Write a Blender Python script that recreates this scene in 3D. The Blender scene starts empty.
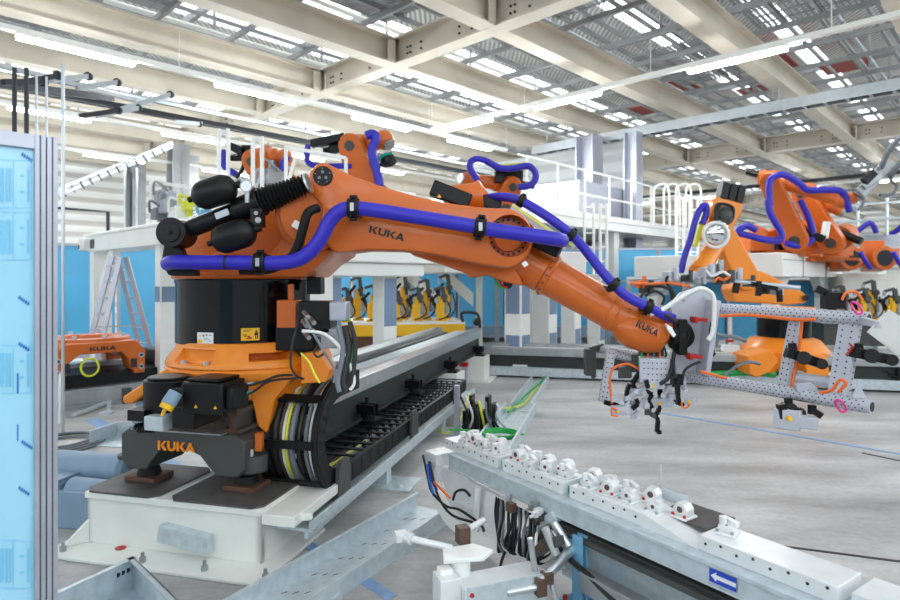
import bpy, bmesh, math, random
from mathutils import Vector as V, Matrix

random.seed(7)
SC = bpy.context.scene
COL = SC.collection
# ------------------------------------------------------------------ camera
F, CX, CY, H = 607.0, 450.0, 280.0, 1.6      # focal length in pixels, horizon row, eye height
cam_d = bpy.data.cameras.new('camera'); cam = bpy.data.objects.new('camera', cam_d); COL.objects.link(cam)
cam.location = (0, 0, H); cam.rotation_euler = (math.pi/2, 0, 0)
cam_d.sensor_width = 36; cam_d.lens = 36*F/900; cam_d.shift_y = -(300-CY)/900; cam_d.clip_end = 300
cam_d.dof.use_dof = True; cam_d.dof.focus_distance = 3.6; cam_d.dof.aperture_fstop = 2.2
SC.camera = cam
# ------------------------------------------------------------------ world and exposure
w = bpy.data.worlds.new('world'); SC.world = w; w.use_nodes = True
w.node_tree.nodes['Background'].inputs[0].default_value = (0.90, 0.96, 1.0, 1)
w.node_tree.nodes['Background'].inputs[1].default_value = 3.0
SC.view_settings.view_transform = 'Standard'; SC.view_settings.look = 'None'
SC.view_settings.exposure = 0.55; SC.view_settings.gamma = 1; SC.view_settings.use_curve_mapping = False
LAMP = 80.0
# ------------------------------------------------------------------ materials
def lin(c):
    c /= 255.0
    return c/12.92 if c <= .04045 else ((c+.055)/1.055)**2.4
def mat(name, rgb, rough=.5, metal=0., var=.06, scale=6., bump=0., emit=0., coat=0., alpha=1., spec=.5):
    m = bpy.data.materials.new(name); m.use_nodes = True
    nt = m.node_tree; b = nt.nodes['Principled BSDF']; L = nt.links
    c = [lin(x) for x in rgb]
    tc = nt.nodes.new('ShaderNodeTexCoord'); no = nt.nodes.new('ShaderNodeTexNoise')
    no.inputs['Scale'].default_value = scale; no.inputs['Detail'].default_value = 5
    L.new(tc.outputs['Object'], no.inputs['Vector'])
    r = nt.nodes.new('ShaderNodeValToRGB')
    r.color_ramp.elements[0].position = .3; r.color_ramp.elements[1].position = .7
    r.color_ramp.elements[0].color = [x*(1-var) for x in c]+[1]
    r.color_ramp.elements[1].color = [min(1, x*(1+var)) for x in c]+[1]
    L.new(no.outputs['Fac'], r.inputs['Fac']); L.new(r.outputs['Color'], b.inputs['Base Color'])
    b.inputs['Roughness'].default_value = rough; b.inputs['Metallic'].default_value = metal; b.inputs['Specular IOR Level'].default_value = spec
    b.inputs['Coat Weight'].default_value = coat
    if alpha < 1: b.inputs['Alpha'].default_value = alpha
    if bump:
        bp = nt.nodes.new('ShaderNodeBump'); bp.inputs['Strength'].default_value = bump; bp.inputs['Distance'].default_value = .01
        L.new(no.outputs['Fac'], bp.inputs['Height']); L.new(bp.outputs['Normal'], b.inputs['Normal'])
    if emit:
        b.inputs['Emission Color'].default_value = c+[1]; b.inputs['Emission Strength'].default_value = emit
    return m
M = dict(
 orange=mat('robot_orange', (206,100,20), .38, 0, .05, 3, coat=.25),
 orange_lit=mat('robot_orange_lit', (238,138,26), .4, 0, .05, 4, coat=.2),  # same robot orange where light falls from above, brightness painted into the colour
 blue=mat('hose_blue', (42,34,176), .4, 0, .06, 14),
 black=mat('black_plastic', (15,15,17), .4, 0, .15, 10, spec=.3),
 gloss=mat('black_gloss', (10,11,14), .14, 0, .1, 4, spec=.4),
 rubber=mat('black_rubber', (14,14,15), .6, 0, .1, 20, spec=.3),
 chain=mat('chain_black', (20,21,24), .5, 0, .12, 20, spec=.3),
 dark=mat('dark_casting', (66,68,66), .5, 0, .1, 8),
 darkgreen=mat('dark_green_steel', (46,53,53), .45, .2, .15, 6),
 steel=mat('bright_steel', (205,210,212), .28, .85, .08, 12),
 steel2=mat('satin_steel', (165,170,172), .4, .7, .12, 10),
 galv=mat('galvanised', (196,208,214), .4, .35, .12, 18),
 alu=mat('aluminium', (178,182,194), .38, .55, .05, 10),
 perf=mat('grey_profile', (186,190,200), .45, .15, .07, 12),
 hole=mat('dark_hole', (38,38,44), .7),
 white=mat('white_paint', (238,240,236), .45, 0, .03, 3),
 whiteb=mat('machined_white', (226,229,230), .35, .15, .06, 9),
 cream=mat('white_plinth', (226,228,222), .5, 0, .05, 4),
 film=mat('blue_film', (160,218,242), .22, 0, .05, 2, coat=.3),
 film2=mat('blue_film_light', (165,222,244), .3, 0, .03, 2),
 filmd=mat('blue_print', (30,120,205), .4),
 filmb=mat('blue_sheet', (88,180,226), .28, 0, .08, 1.5, coat=.2),
 greyblue=mat('grey_blue_panel', (120,142,170), .5, 0, .04, 3),
 paleblue=mat('pale_blue_steel', (120,180,215), .4, .2, .06, 5),
 motor=mat('motor_greyblue', (128,152,174), .45, 0, .07, 8),
 beam=mat('beam_beige', (208,200,184), .6, 0, .08, 1.2),
 grate=mat('ceiling_steel', (150,153,154), .5, .3, .15, 2),
 conc=mat('pad_dark', (84,80,78), .55, .1, .2, 14),
 yellow=mat('fixture_yellow', (244,190,20), .42, 0, .05, 6),
 limey=mat('yellow_green', (222,226,60), .45),
 green=mat('cable_green', (30,170,80), .45),
 red=mat('red_plastic', (178,30,24), .4),
 rust=mat('rusty_steel', (104,74,58), .65, .3, .25, 20),
 brown=mat('bronze_block', (96,76,64), .5, .3, .15, 15),
 cable=mat('cable_black', (16,17,19), .5),
 cablew=mat('cable_white', (225,226,224), .45),
 cablegr=mat('cable_grey', (110,118,126), .45),
 cableor=mat('cable_orange', (235,110,40), .45),
 pink=mat('pink_tie', (225,70,150), .45),
 lampw=mat('lamp_diffuser', (250,253,255), .4, emit=LAMP),
 redp=mat('red_sheet', (150,60,50), .6, 0, .1, 2),
 stripe=mat('blue_floor_tape', (122,158,200), .5, 0, .15, 14),
 white_sticker=mat('sticker_white', (235,238,240), .4),
 bluesign=mat('sign_blue', (20,70,190), .4),
 orange_print=mat('print_orange', (255,150,20), .45),
 black_print=mat('print_black', (22,20,20), .5),
 pole=mat('pole_silver', (190,198,204), .35, .7, .06, 6),
 darkpole=mat('pole_dark', (44,48,54), .45, .1),
 chrome=mat('chrome', (235,238,240), .08, 1),
 teal=mat('teal_plastic', (0,150,140), .4),
)
# concrete floor
def floor_mat():
    m = bpy.data.materials.new('concrete'); m.use_nodes = True; nt = m.node_tree; L = nt.links; b = nt.nodes['Principled BSDF']
    tc = nt.nodes.new('ShaderNodeTexCoord'); mp = nt.nodes.new('ShaderNodeMapping'); mp.inputs['Scale'].default_value = (.55, 1.5, 1); mp.inputs['Rotation'].default_value = (0, 0, .45)
    n1 = nt.nodes.new('ShaderNodeTexNoise'); n1.inputs['Scale'].default_value = 1.1; n1.inputs['Detail'].default_value = 8; n1.inputs['Roughness'].default_value = .62
    n2 = nt.nodes.new('ShaderNodeTexNoise'); n2.inputs['Scale'].default_value = 22; n2.inputs['Detail'].default_value = 6
    L.new(tc.outputs['Object'], mp.inputs['Vector']); L.new(mp.outputs['Vector'], n1.inputs['Vector']); L.new(tc.outputs['Object'], n2.inputs['Vector'])
    r = nt.nodes.new('ShaderNodeValToRGB'); e = r.color_ramp.elements
    e[0].position = .3; e[0].color = (.25, .245, .24, 1); e[1].position = .7; e[1].color = (.60, .60, .60, 1)
    L.new(n1.outputs['Fac'], r.inputs['Fac'])
    r2 = nt.nodes.new('ShaderNodeValToRGB'); r2.color_ramp.elements[0].color = (.72, .72, .72, 1); r2.color_ramp.elements[1].color = (1.15, 1.15, 1.15, 1)
    L.new(n2.outputs['Fac'], r2.inputs['Fac'])
    mx = nt.nodes.new('ShaderNodeMix'); mx.data_type = 'RGBA'; mx.blend_type = 'MULTIPLY'; mx.inputs['Factor'].default_value = 1
    L.new(r.outputs['Color'], mx.inputs['A']); L.new(r2.outputs['Color'], mx.inputs['B']); L.new(mx.outputs['Result'], b.inputs['Base Color'])
    mr = nt.nodes.new('ShaderNodeMapRange'); mr.inputs['To Min'].default_value = .28; mr.inputs['To Max'].default_value = .6
    L.new(n1.outputs['Fac'], mr.inputs['Value']); L.new(mr.outputs['Result'], b.inputs['Roughness'])
    return m
def band_mat(name, c0, c1, scale, axis='Z', rough=.5, metal=0.):
    m = bpy.data.materials.new(name); m.use_nodes = True; nt = m.node_tree; L = nt.links; b = nt.nodes['Principled BSDF']
    tc = nt.nodes.new('ShaderNodeTexCoord'); wv = nt.nodes.new('ShaderNodeTexWave'); wv.bands_direction = axis
    wv.inputs['Scale'].default_value = scale; wv.inputs['Distortion'].default_value = 0
    L.new(tc.outputs['Object'], wv.inputs['Vector'])
    r = nt.nodes.new('ShaderNodeValToRGB'); e = r.color_ramp.elements
    e[0].position = .25; e[0].color = [lin(x) for x in c0]+[1]; e[1].position = .6; e[1].color = [lin(x) for x in c1]+[1]
    L.new(wv.outputs['Fac'], r.inputs['Fac']); L.new(r.outputs['Color'], b.inputs['Base Color'])
    bp = nt.nodes.new('ShaderNodeBump'); bp.inputs['Strength'].default_value = .6; bp.inputs['Distance'].default_value = .05
    L.new(wv.outputs['Fac'], bp.inputs['Height']); L.new(bp.outputs['Normal'], b.inputs['Normal'])
    b.inputs['Roughness'].default_value = rough; b.inputs['Metallic'].default_value = metal
    return m
M['concrete'] = floor_mat()
M['siding'] = band_mat('wall_siding', (196,194,188), (236,236,232), .62)
M['greywall'] = band_mat('grey_cladding', (92,94,98), (120,122,126), .62)
M['deck'] = band_mat('roof_deck', (168,170,170), (226,226,222), 2.2, 'X', .55, .1)
M['clad'] = band_mat('white_cladding', (176,182,184), (202,206,206), .5)

# ------------------------------------------------------------------ geometry helpers
X, Y_, Z = V((1,0,0)), V((0,1,0)), V((0,0,1))
def at(px, py, Y): return V(((px-CX)/F*Y, Y, H-(py-CY)/F*Y))
def fl(px, py, z=0.): return at(px, py, F*(H-z)/(py-CY))
def perp(a):
    a = a.normalized(); u = a.cross(Z)
    if u.length < 1e-3: u = a.cross(X)
    u.normalize(); return u, u.cross(a).normalized()
def hull2(pts):
    pts = sorted(set((round(a,6), round(b,6)) for a, b in pts))
    def half(ps):
        o = []
        for p in ps:
            while len(o) > 1 and (o[-1][0]-o[-2][0])*(p[1]-o[-2][1])-(o[-1][1]-o[-2][1])*(p[0]-o[-2][0]) <= 0: o.pop()
            o.append(p)
        return o[:-1]
    return half(pts)+half(pts[::-1])
def spline(pts, k=6, closed=False):
    pts = [V(p) for p in pts]; n = len(pts); out = []
    if n < 3: return pts
    for i in range(n if closed else n-1):
        if closed: p0, p1, p2, p3 = pts[i-1], pts[i], pts[(i+1)%n], pts[(i+2)%n]
        else: p0, p1, p2, p3 = pts[max(i-1,0)], pts[i], pts[i+1], pts[min(i+2,n-1)]
        for j in range(k):
            t = j/k
            out.append(.5*((2*p1)+(p2-p0)*t+(2*p0-5*p1+4*p2-p3)*t*t+(3*p1-p0-3*p2+p3)*t**3))
    if not closed: out.append(pts[-1])
    return out
class Fr:                                               # a local frame
    def __init__(s, o, ux, uy, uz=Z): s.o = V(o); s.x = V(ux).normalized(); s.y = V(uy).normalized(); s.z = V(uz).normalized()
    def p(s, a, b, c=0.): return s.o+s.x*a+s.y*b+s.z*c
    def at(s, a, b, c=0.): return Fr(s.p(a, b, c), s.x, s.y, s.z)
W = Fr((0,0,0), X, Y_)
class MB:
    def __init__(s): s.v = []; s.f = []; s.m = []; s.mi = 0
    def add(s, vs, fs):
        n = len(s.v); s.v += [V(v) for v in vs]; s.f += [tuple(i+n for i in f) for f in fs]; s.m += [s.mi]*len(fs); return s
    def box(s, fr, x0, x1, y0, y1, z0, z1):
        vs = [fr.p(a, b, c) for c in (z0, z1) for b in (y0, y1) for a in (x0, x1)]
        return s.add(vs, [(0,2,3,1),(4,5,7,6),(0,1,5,4),(2,6,7,3),(0,4,6,2),(1,3,7,5)])
    def cbox(s, fr, sx, sy, sz): return s.box(fr, -sx/2, sx/2, -sy/2, sy/2, -sz/2, sz/2)
    def bar(s, p0, p1, w_, h_, up=Z):
        p0 = V(p0); p1 = V(p1); a = (p1-p0).normalized(); u = a.cross(up)
        if u.length < 1e-4: u = a.cross(X)
        u.normalize(); v = u.cross(a)
        return s.box(Fr(p0, a, u, v), 0, (p1-p0).length, -w_/2, w_/2, -h_/2, h_/2)
    def cyl(s, p0, p1, r0, r1=None, n=20):
        r1 = r0 if r1 is None else r1; p0 = V(p0); p1 = V(p1); u, v = perp(p1-p0)
        vs = []
        for p, r in ((p0, r0), (p1, r1)):
            vs += [p+(u*math.cos(2*math.pi*i/n)+v*math.sin(2*math.pi*i/n))*r for i in range(n)]
        return s.add(vs, [(i, (i+1)%n, n+(i+1)%n, n+i) for i in range(n)]+[tuple(range(n))[::-1], tuple(range(n, 2*n))])
    def lathe(s, o, axis, prof, n=40):                  # prof: (distance along axis, radius)
        o = V(o); axis = V(axis).normalized(); u, v = perp(axis); vs = []; fs = []
        for d, r in prof: vs += [o+axis*d+(u*math.cos(2*math.pi*i/n)+v*math.sin(2*math.pi*i/n))*max(r, 1e-4) for i in range(n)]
        for k in range(len(prof)-1):
            fs += [(k*n+i, k*n+(i+1)%n, (k+1)*n+(i+1)%n, (k+1)*n+i) for i in range(n)]
        fs += [tuple(range(n))[::-1], tuple(range((len(prof)-1)*n, len(prof)*n))]
        return s.add(vs, fs)
    def tube(s, pts, r, n=10, smooth=True, closed=False, k=6):
        pts = spline(pts, k, closed) if smooth else [V(p) for p in pts]
        N = len(pts); vs = []; fs = []; u = None
        for i in range(N):
            a = pts[(i+1)%N]-pts[i-1] if closed else pts[min(i+1, N-1)]-pts[max(i-1, 0)]
            if a.length < 1e-9: a = Z.copy()
            a.normalize()
            if u is None: u, _ = perp(a)
            u = u-a*u.dot(a); u = perp(a)[0] if u.length < 1e-5 else u.normalized(); v = a.cross(u)
            rr = r[min(i, len(r)-1)] if isinstance(r, (list, tuple)) else r
            vs += [pts[i]+(u*math.cos(2*math.pi*j/n)+v*math.sin(2*math.pi*j/n))*rr for j in range(n)]
        for i in range(N if closed else N-1):
            k2 = (i+1) % N
            fs += [(i*n+j, i*n+(j+1)%n, k2*n+(j+1)%n, k2*n+j) for j in range(n)]
        if not closed: fs += [tuple(range(n))[::-1], tuple(range((N-1)*n, N*n))]
        return s.add(vs, fs)
    def prism(s, pts, vec):
        pts = [V(p) for p in pts]; vec = V(vec); n = len(pts)
        return s.add(pts+[p+vec for p in pts], [(i, (i+1)%n, n+(i+1)%n, n+i) for i in range(n)]+[tuple(range(n))[::-1], tuple(range(n, 2*n))])
    def link(s, p0, r0, p1, r1, n, th, seg=20):         # flat tapered link of two round ends
        p0 = V(p0); p1 = V(p1); n = V(n).normalized(); a = p1-p0; a = a-n*a.dot(n); L_ = a.length; a.normalize(); b = n.cross(a)
        pts = [(r0*math.cos(t), r0*math.sin(t)) for t in (2*math.pi*i/seg for i in range(seg))]
        pts += [(L_+r1*math.cos(t), r1*math.sin(t)) for t in (2*math.pi*i/seg for i in range(seg))]
        return s.prism([p0+a*x+b*y-n*th/2 for x, y in hull2(pts)], n*th)
    def ball(s, c, r, n=16, axes=(1,1,1)):
        prof = [(-math.cos(math.pi*i/(n//2)), math.sin(math.pi*i/(n//2))) for i in range(n//2+1)]
        t = MB(); t.lathe((0,0,0), Z, prof, n); c = V(c)
        return s.add([c+V((q.x*r*axes[0], q.y*r*axes[1], q.z*r*axes[2])) for q in t.v], t.f)
    def arc(s, c, r, a0, a1, z0, z1, th, n=10):          # a curved patch standing on an upright cylinder
        vs = []; c = V(c)
        for i in range(n+1):
            a = a0+(a1-a0)*i/n; d = V((math.cos(a), math.sin(a), 0))
            vs += [c+d*r+Z*z0, c+d*(r+th)+Z*z0, c+d*(r+th)+Z*z1, c+d*r+Z*z1]
        fs = []
        for i in range(n):
            for j in range(4): fs.append((4*i+j, 4*i+(j+1)%4, 4*i+4+(j+1)%4, 4*i+4+j))
        return s.add(vs, fs+[(0,1,2,3), (4*n+3, 4*n+2, 4*n+1, 4*n)])
    def build(s, name, mats, loc=(0,0,0), bev=0., ang=35):
        me = bpy.data.meshes.new(name); loc = V(loc)
        me.from_pydata([v-loc for v in s.v], [], s.f)
        for m in (mats if isinstance(mats, (list, tuple)) else [mats]): me.materials.append(M[m] if isinstance(m, str) else m)
        for p, i in zip(me.polygons, s.m): p.material_index = i
        bm = bmesh.new(); bm.from_mesh(me); bmesh.ops.recalc_face_normals(bm, faces=bm.faces); bm.to_mesh(me); bm.free()
        for p in me.polygons: p.use_smooth = True
        me.set_sharp_from_angle(angle=math.radians(ang)); me.update()
        o = bpy.data.objects.new(name, me); COL.objects.link(o); o.location = loc
        if bev:
            b = o.modifiers.new('bevel', 'BEVEL'); b.width = bev; b.segments = 2; b.limit_method = 'ANGLE'; b.angle_limit = math.radians(40); b.harden_normals = False
        return o
def tag(o, label, cat, group=None):
    o['label'] = label; o['category'] = cat
    if group: o['group'] = group
    return o
def thing(name, label, cat, loc, group=None):
    o = bpy.data.objects.new(name, None); COL.objects.link(o); o.location = V(loc); o.empty_display_size = .1
    return tag(o, label, cat, group)
def wloc(o): return V(o.location) if o.parent is None else wloc(o.parent)+V(o.location)
def part(root, name, mb, m, bev=0., label=None, ang=35):
    """mb is in world coordinates; the part's origin is its thing's origin"""
    o = mb.build(name, m, wloc(root), bev, ang); o.location = (0, 0, 0); o.parent = root
    if label: o['label'] = label
    return o
def one(name, label, cat, mb, m, group=None, bev=0., base=None):
    if base is None:
        lo = V((min(v.x for v in mb.v), min(v.y for v in mb.v), min(v.z for v in mb.v))); hi = V((max(v.x for v in mb.v), max(v.y for v in mb.v), 0))
        base = ((lo.x+hi.x)/2, (lo.y+hi.y)/2, lo.z)
    return tag(mb.build(name, m, base, bev), label, cat, group)
def parts(root, name, mb, m, bev=0., label=None):
    """one part for every separate piece in mb"""
    par = list(range(len(mb.v)))
    def find(i):
        while par[i] != i: par[i] = par[par[i]]; i = par[i]
        return i
    for f in mb.f:
        for i in f[1:]: par[find(i)] = find(f[0])
    groups = {}
    for f, k in zip(mb.f, mb.m): groups.setdefault(find(f[0]), []).append((f, k))
    out = []
    for fs in groups.values():
        ids = sorted({i for f, _ in fs for i in f}); ix = {i: n for n, i in enumerate(ids)}
        q = MB(); q.v = [mb.v[i] for i in ids]; q.f = [tuple(ix[i] for i in f) for f, _ in fs]; q.m = [k for _, k in fs]
        out.append(part(root, name, q, m, bev, label))
    return out[0]
def struct(name, mb, m, bev=0.):
    o = mb.build(name, m, (0,0,0), bev); o['kind'] = 'structure'; return o
def copy_tree(o, loc=None, rotz=None, label=None, parent=None):
    c = o.copy(); COL.objects.link(c)
    if parent: c.parent = parent
    if loc is not None: c.location = V(loc)
    if rotz is not None: c.rotation_euler = (0, 0, rotz)
    if label: c['label'] = label
    for ch in list(o.children): copy_tree(ch, parent=c)
    return c
def carve(o, cutter_mb):
    """cut the shape out of the object's mesh for good; the cutter is removed"""
    c = cutter_mb.build('cutter', 'black'); md = o.modifiers.new('cut', 'BOOLEAN'); md.operation = 'DIFFERENCE'; md.object = c; md.solver = 'EXACT'
    bpy.context.view_layer.update()
    par = o.parent
    c.location = V((0,0,0))
    bpy.context.view_layer.update()
    dg = bpy.context.evaluated_depsgraph_get(); me = bpy.data.meshes.new_from_object(o.evaluated_get(dg))
    o.modifiers.remove(md); o.data = me; bpy.data.objects.remove(c)
    for p in me.polygons: p.use_smooth = True
    me.set_sharp_from_angle(angle=math.radians(35))
    return o
def kuka(mb, o, ux, uy, w_, h_, th):
    """the four letters, standing on the plane of ux, uy"""
    ux = V(ux).normalized(); uy = V(uy).normalized(); n = ux.cross(uy).normalized(); lw = w_/4.35; o = V(o)
    def poly(pts, x0):
        mb.prism([o+ux*(x0+a*lw)+uy*(b*h_)+n*.0005 for a, b in pts], n*th)
    def K(x):
        poly([(0,0),(.26,0),(.26,1),(0,1)], x); poly([(.26,.42),(.70,1),(1.02,1),(.52,.5)], x); poly([(.30,.52),(.56,.62),(1.05,0),(.72,0)], x)
    def U(x):
        poly([(0,1),(.26,1),(.26,.38),(.34,.24),(.5,.2),(.66,.24),(.74,.38),(.74,1),(1,1),(1,.34),(.9,.1),(.68,0),(.32,0),(.1,.1),(0,.34)], x)
    def A(x):
        poly([(-.02,0),(.26,0),(.56,.78),(.42,1)], x); poly([(.42,1),(.5,.72),(.78,0),(1.06,0),(.64,1)], x); poly([(.28,.2),(.76,.2),(.70,.38),(.34,.38)], x)
    K(0); U(1.13*lw); K(2.24*lw); A(3.3*lw)
    return mb
# plan directions of the hall (A runs away to the left, B away to the right) and of the robot track (T away, P across)
A = V((-.7193, .6947, 0)); B = V((.6947, .7193, 0)); T = V((.249, .9685, 0)); P = V((.9685, -.249, 0))
def cd(c, d, z): return A*c+B*d+Z*z
def onc(px, py, c): t = (px-CX)/F; return at(px, py, c/(.6947-.7193*t))
def ond(px, py, d): t = (px-CX)/F; return at(px, py, d/(.7193+.6947*t))
HALL = Fr((0,0,0), A, B)
# ================================================================== THE HALL
ZB = 6.5
mb = MB(); mb.box(HALL, -8, 34, -14, 64, -.2, 0); struct('floor', mb, 'concrete')
# roof deck in strips, open skylights between them
mb = MB()
c = -6.0
while c < 34:
    mb.box(HALL, c, c+(2.3 if c < 8 else 1.9), -14, 64, 9.2, 9.3); c += 2.95
struct('ceiling', mb, 'deck')
mb = MB(); mb.box(HALL, 29.6, 29.9, -14, 64, 0, 9.2); struct('wall_left', mb, 'siding')
mb = MB(); mb.box(HALL, -8, 29.6, 62, 62.3, 0, 9.2); struct('wall_back', mb, 'siding')
mb = MB(); mb.box(HALL, -8, 29.6, -14.3, -14, 0, 3.2); mb.box(HALL, -8, 29.6, -14.3, -14, 6.4, 9.2); struct('wall_front', mb, 'greywall')
mb = MB(); mb.box(HALL, -8.3, -8, -14, 62, 0, 3.2); mb.box(HALL, -8.3, -8, -14, 62, 6.4, 9.2); struct('wall_near', mb, 'greywall')
for k in range(8): mb = MB(); mb.box(HALL, -8+4.7*k, -7.8+4.7*k, -14.2, -14.05, 3.2, 6.4); mb.box(HALL, -8+4.7*k, -3.3+4.7*k, -14.15, -14.1, 4.75, 4.85); struct('window_%d' % (k+1), mb, 'alu')
for k in range(16): mb = MB(); mb.box(HALL, -8.2, -8.05, -14+4.75*k, -13.8+4.75*k, 3.2, 6.4); mb.box(HALL, -8.15, -8.1, -14+4.75*k, -9.25+4.75*k, 4.75, 4.85); struct('window_%d' % (k+9), mb, 'alu')
# roof beams running away to the right, and girders across them
for k in range(10):
    c = 1.78+2.95*k; mb = MB()
    mb.box(HALL, c-.19, c+.19, -12, 61.9, ZB, ZB+.035); mb.box(HALL, c-.03, c+.03, -12, 61.9, ZB+.035, ZB+.56); mb.box(HALL, c-.19, c+.19, -12, 61.9, ZB+.56, ZB+.6)
    struct('ceiling_beam', mb, 'beam')
for d in (9.2, 25.4, 41.6):
    mb = MB()
    mb.box(HALL, -7, 29.5, d-.19, d+.19, ZB-.006, ZB+.03); mb.box(HALL, -7, 29.5, d-.03, d+.03, ZB+.03, ZB+.56); mb.box(HALL, -7, 29.5, d-.19, d+.19, ZB+.56, ZB+.605)
    mb.mi = 1
    for k in range(10):
        c = 1.78+2.95*k
        for q in (-1, 1):
            mb.mi = 0; mb.box(HALL, c+q*.03, c+q*.19, d-.22, d-.19, ZB+.035, ZB+.56); mb.box(HALL, c+q*.19-.02, c+q*.19, d-.4, d-.19, ZB+.035, ZB+.5)
            mb.mi = 1
            for a in (.08, .15):
                for zz in (.14, .24, .4): mb.cyl(HALL.p(c+q*a, d-.25, ZB+zz), HALL.p(c+q*a, d-.21, ZB+zz), .022, n=8)
            for e in (.45, .55, .9):
                for zz in (.2, .34): mb.cyl(HALL.p(c+q*e, d-.06, ZB+zz), HALL.p(c+q*e, d-.02, ZB+zz), .025, n=8)
    struct('ceiling_girder', mb, ['beam', 'hole'])
# steel grid under the deck, one lattice per bay
for k in range(-1, 9):
    c0 = 1.78+2.95*k; mb = MB()
    for a in (.75, 1.5, 2.2): mb.box(HALL, c0+a-.03, c0+a+.03, -8, 60, ZB+.74, ZB+.82)
    d = -8
    while d < 60:
        mb.box(HALL, c0, c0+2.95, d-.04, d+.04, ZB+.62, ZB+.73); d += 1.62
    struct('ceiling_lattice', mb, 'grate')
for k in range(0, 9):                                    # upper purlins and hangers
    c0 = 1.78+2.95*k; mb = MB(); d = -6
    while d < 58:
        mb.box(HALL, c0, c0+2.95, d-.06, d+.06, 8.6, 8.8)
        mb.cyl(HALL.p(c0+1.5, d, 7.3), HALL.p(c0+1.5, d, 8.6), .035, n=6); d += 3.24
    mb.box(HALL, c0+.9, c0+1.0, -8, 60, 8.2, 8.3); mb.box(HALL, c0+2.0, c0+2.08, -8, 60, 8.0, 8.08)
    struct('ceiling_purlin', mb, 'grate')
# grating fields laid on the lattice
def grating(c0, c1, d0, d1):
    mb = MB(); c = c0
    while c < c1: mb.box(HALL, c, c+.03, d0, d1, ZB+.84, ZB+.9); c += .11
    d = d0
    while d < d1: mb.box(HALL, c0, c1, d, d+.025, ZB+.83, ZB+.86); d += .4
    struct('ceiling_grating', mb, 'grate')
for c0, d0, d1 in ((1.8,7.5,11.5),(-1.1,4,14),(4.8,9.6,11.3),(7.7,5.0,8.8),(13.6,0.4,4),(10.7,3.6,5.2),(4.8,14.5,17.7),(1.8,13,15)):
    grating(c0+.2, c0+2.75, d0, d1)
# pipes above the lattice
for i, (c, z, m, r) in enumerate(((8.3,7.7,'pole',.06),(9.2,7.9,'pole',.05),(9.6,7.75,'red',.045),(11.5,7.8,'white',.06),(6.1,7.7,'pole',.05),(3.3,7.7,'pole',.05),(5.3,7.6,'cableor',.04),(14.6,7.7,'white',.07))):
    mb = MB(); mb.cyl(HALL.p(c, -6, z), HALL.p(c, 58, z), r, n=8); struct('ceiling_pipe', mb, m)
for i, (px, py, lc, ld) in enumerate(((772,66,1.2,1.5),(846,66,1.3,1.3),(680,88,1.0,1.5),(755,92,.9,1.2),(640,112,.9,1.4))):
    t = (px-CX)/F; Yq = F*(8.4-H)/(CY-py); p = at(px, py, Yq); mb = MB(); mb.box(Fr(p, A, B), -lc/2, lc/2, -ld/2, ld/2, 0, .05)
    struct('ceiling_panel', mb, 'redp')
# ------------------------------------------------------------------ strip lights
def trunk(name, label, p0, p1, z):
    mb = MB(); mb.bar(p0+Z*z, p1+Z*z, .13, .09)
    L_ = (p1-p0).length; n = int(L_/3)
    for i in range(n+1):
        q = p0+(p1-p0)*(i/max(n,1)); mb.cyl(q+Z*(z+.03), q+Z*(z+.75), .008, n=6)
    return one(name, label, 'light rail', mb, 'white')
trunk('light_rail', 'long white lighting rail crossing the right half of the ceiling up to the right edge', cd(-4,12,0), cd(12.3,12,0), 5.86)
trunk('light_rail', 'white lighting rail under the upper left ceiling beams, the higher of the two there', cd(12.5,-2,0), cd(12.5,15.6,0), 5.86)
trunk('light_rail', 'white lighting rail low on the far left, behind the thin pipework', cd(17.8,-4,0), cd(17.8,30,0), 5.86)
trunk('light_rail', 'farthest white lighting rail on the left, in front of the slatted wall', cd(22.6,-4,0), cd(22.6,34,0), 5.86)
trunk('light_rail', 'far white lighting rail above the back right platform', cd(-4,31,0), cd(20,31,0), 5.86)
def strip_light(p0, p1, label, group):
    r = thing('strip_light', label, 'light', (p0+p1)/2+Z*5.76, group)
    a = (p1-p0).normalized()
    mb = MB(); mb.bar(p0+Z*5.80, p1+Z*5.80, .18, .06); part(r, 'housing', mb, 'white')
    mb = MB(); mb.bar(p0+a*.02+Z*5.745, p1-a*.02+Z*5.745, .15, .05); part(r, 'diffuser', mb, 'lampw')
names = ['beside the long tray at mid ceiling', 'second from the middle of the picture', 'largest, toward the right edge', 'near the right edge of the picture']
for i, c in enumerate((10.1, 6.95, 3.2)):
    strip_light(cd(c,12,0), cd(c+1.8,12,0), 'lit strip light on the right ceiling rail, '+names[i], 'strip lights on the right rail')
ws = ['leftmost and brightest', 'second from the left', 'third from the left', 'fourth from the left', 'fifth and farthest']
for i, d in enumerate((2.3, 5.8, 9.4, 12.9)):
    strip_light(cd(12.5,d,0), cd(12.5,d+1.9,0), 'lit strip light on the upper left rail, '+ws[i], 'strip lights on the upper left rail')
ws = ['at the left edge above the blue panel', 'behind the black pipework', 'above the white loop railing', 'behind the black robot hose', 'farthest along']
for i, d in enumerate((-.4, 3.1, 6.7, 10.3, 14)):
    strip_light(cd(17.8,d,0), cd(17.8,d+1.8,0), 'lit strip light on the lower left rail, '+ws[i], 'strip lights on the lower left rail')
for i, d in enumerate((2, 6, 10, 14, 18, 22)):
    strip_light(cd(22.6,d,0), cd(22.6,d+1.9,0), 'small distant strip light near the slatted wall, '+('first','second','third','fourth','fifth','sixth')[i]+' from the left', 'strip lights by the slatted wall')
trunk('light_rail', 'white lighting rail overhead beside the viewer', cd(-7,3.0,0), cd(12,3.0,0), 6.3) if False else None
for i, c in enumerate((-1, 3, 7, 11, 15)):
    strip_light(cd(c,31,0), cd(c+1.9,31,0), 'small distant strip light over the back platforms, '+('first','second','third','fourth','fifth')[i]+' from the right', 'strip lights over the back platforms')
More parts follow.
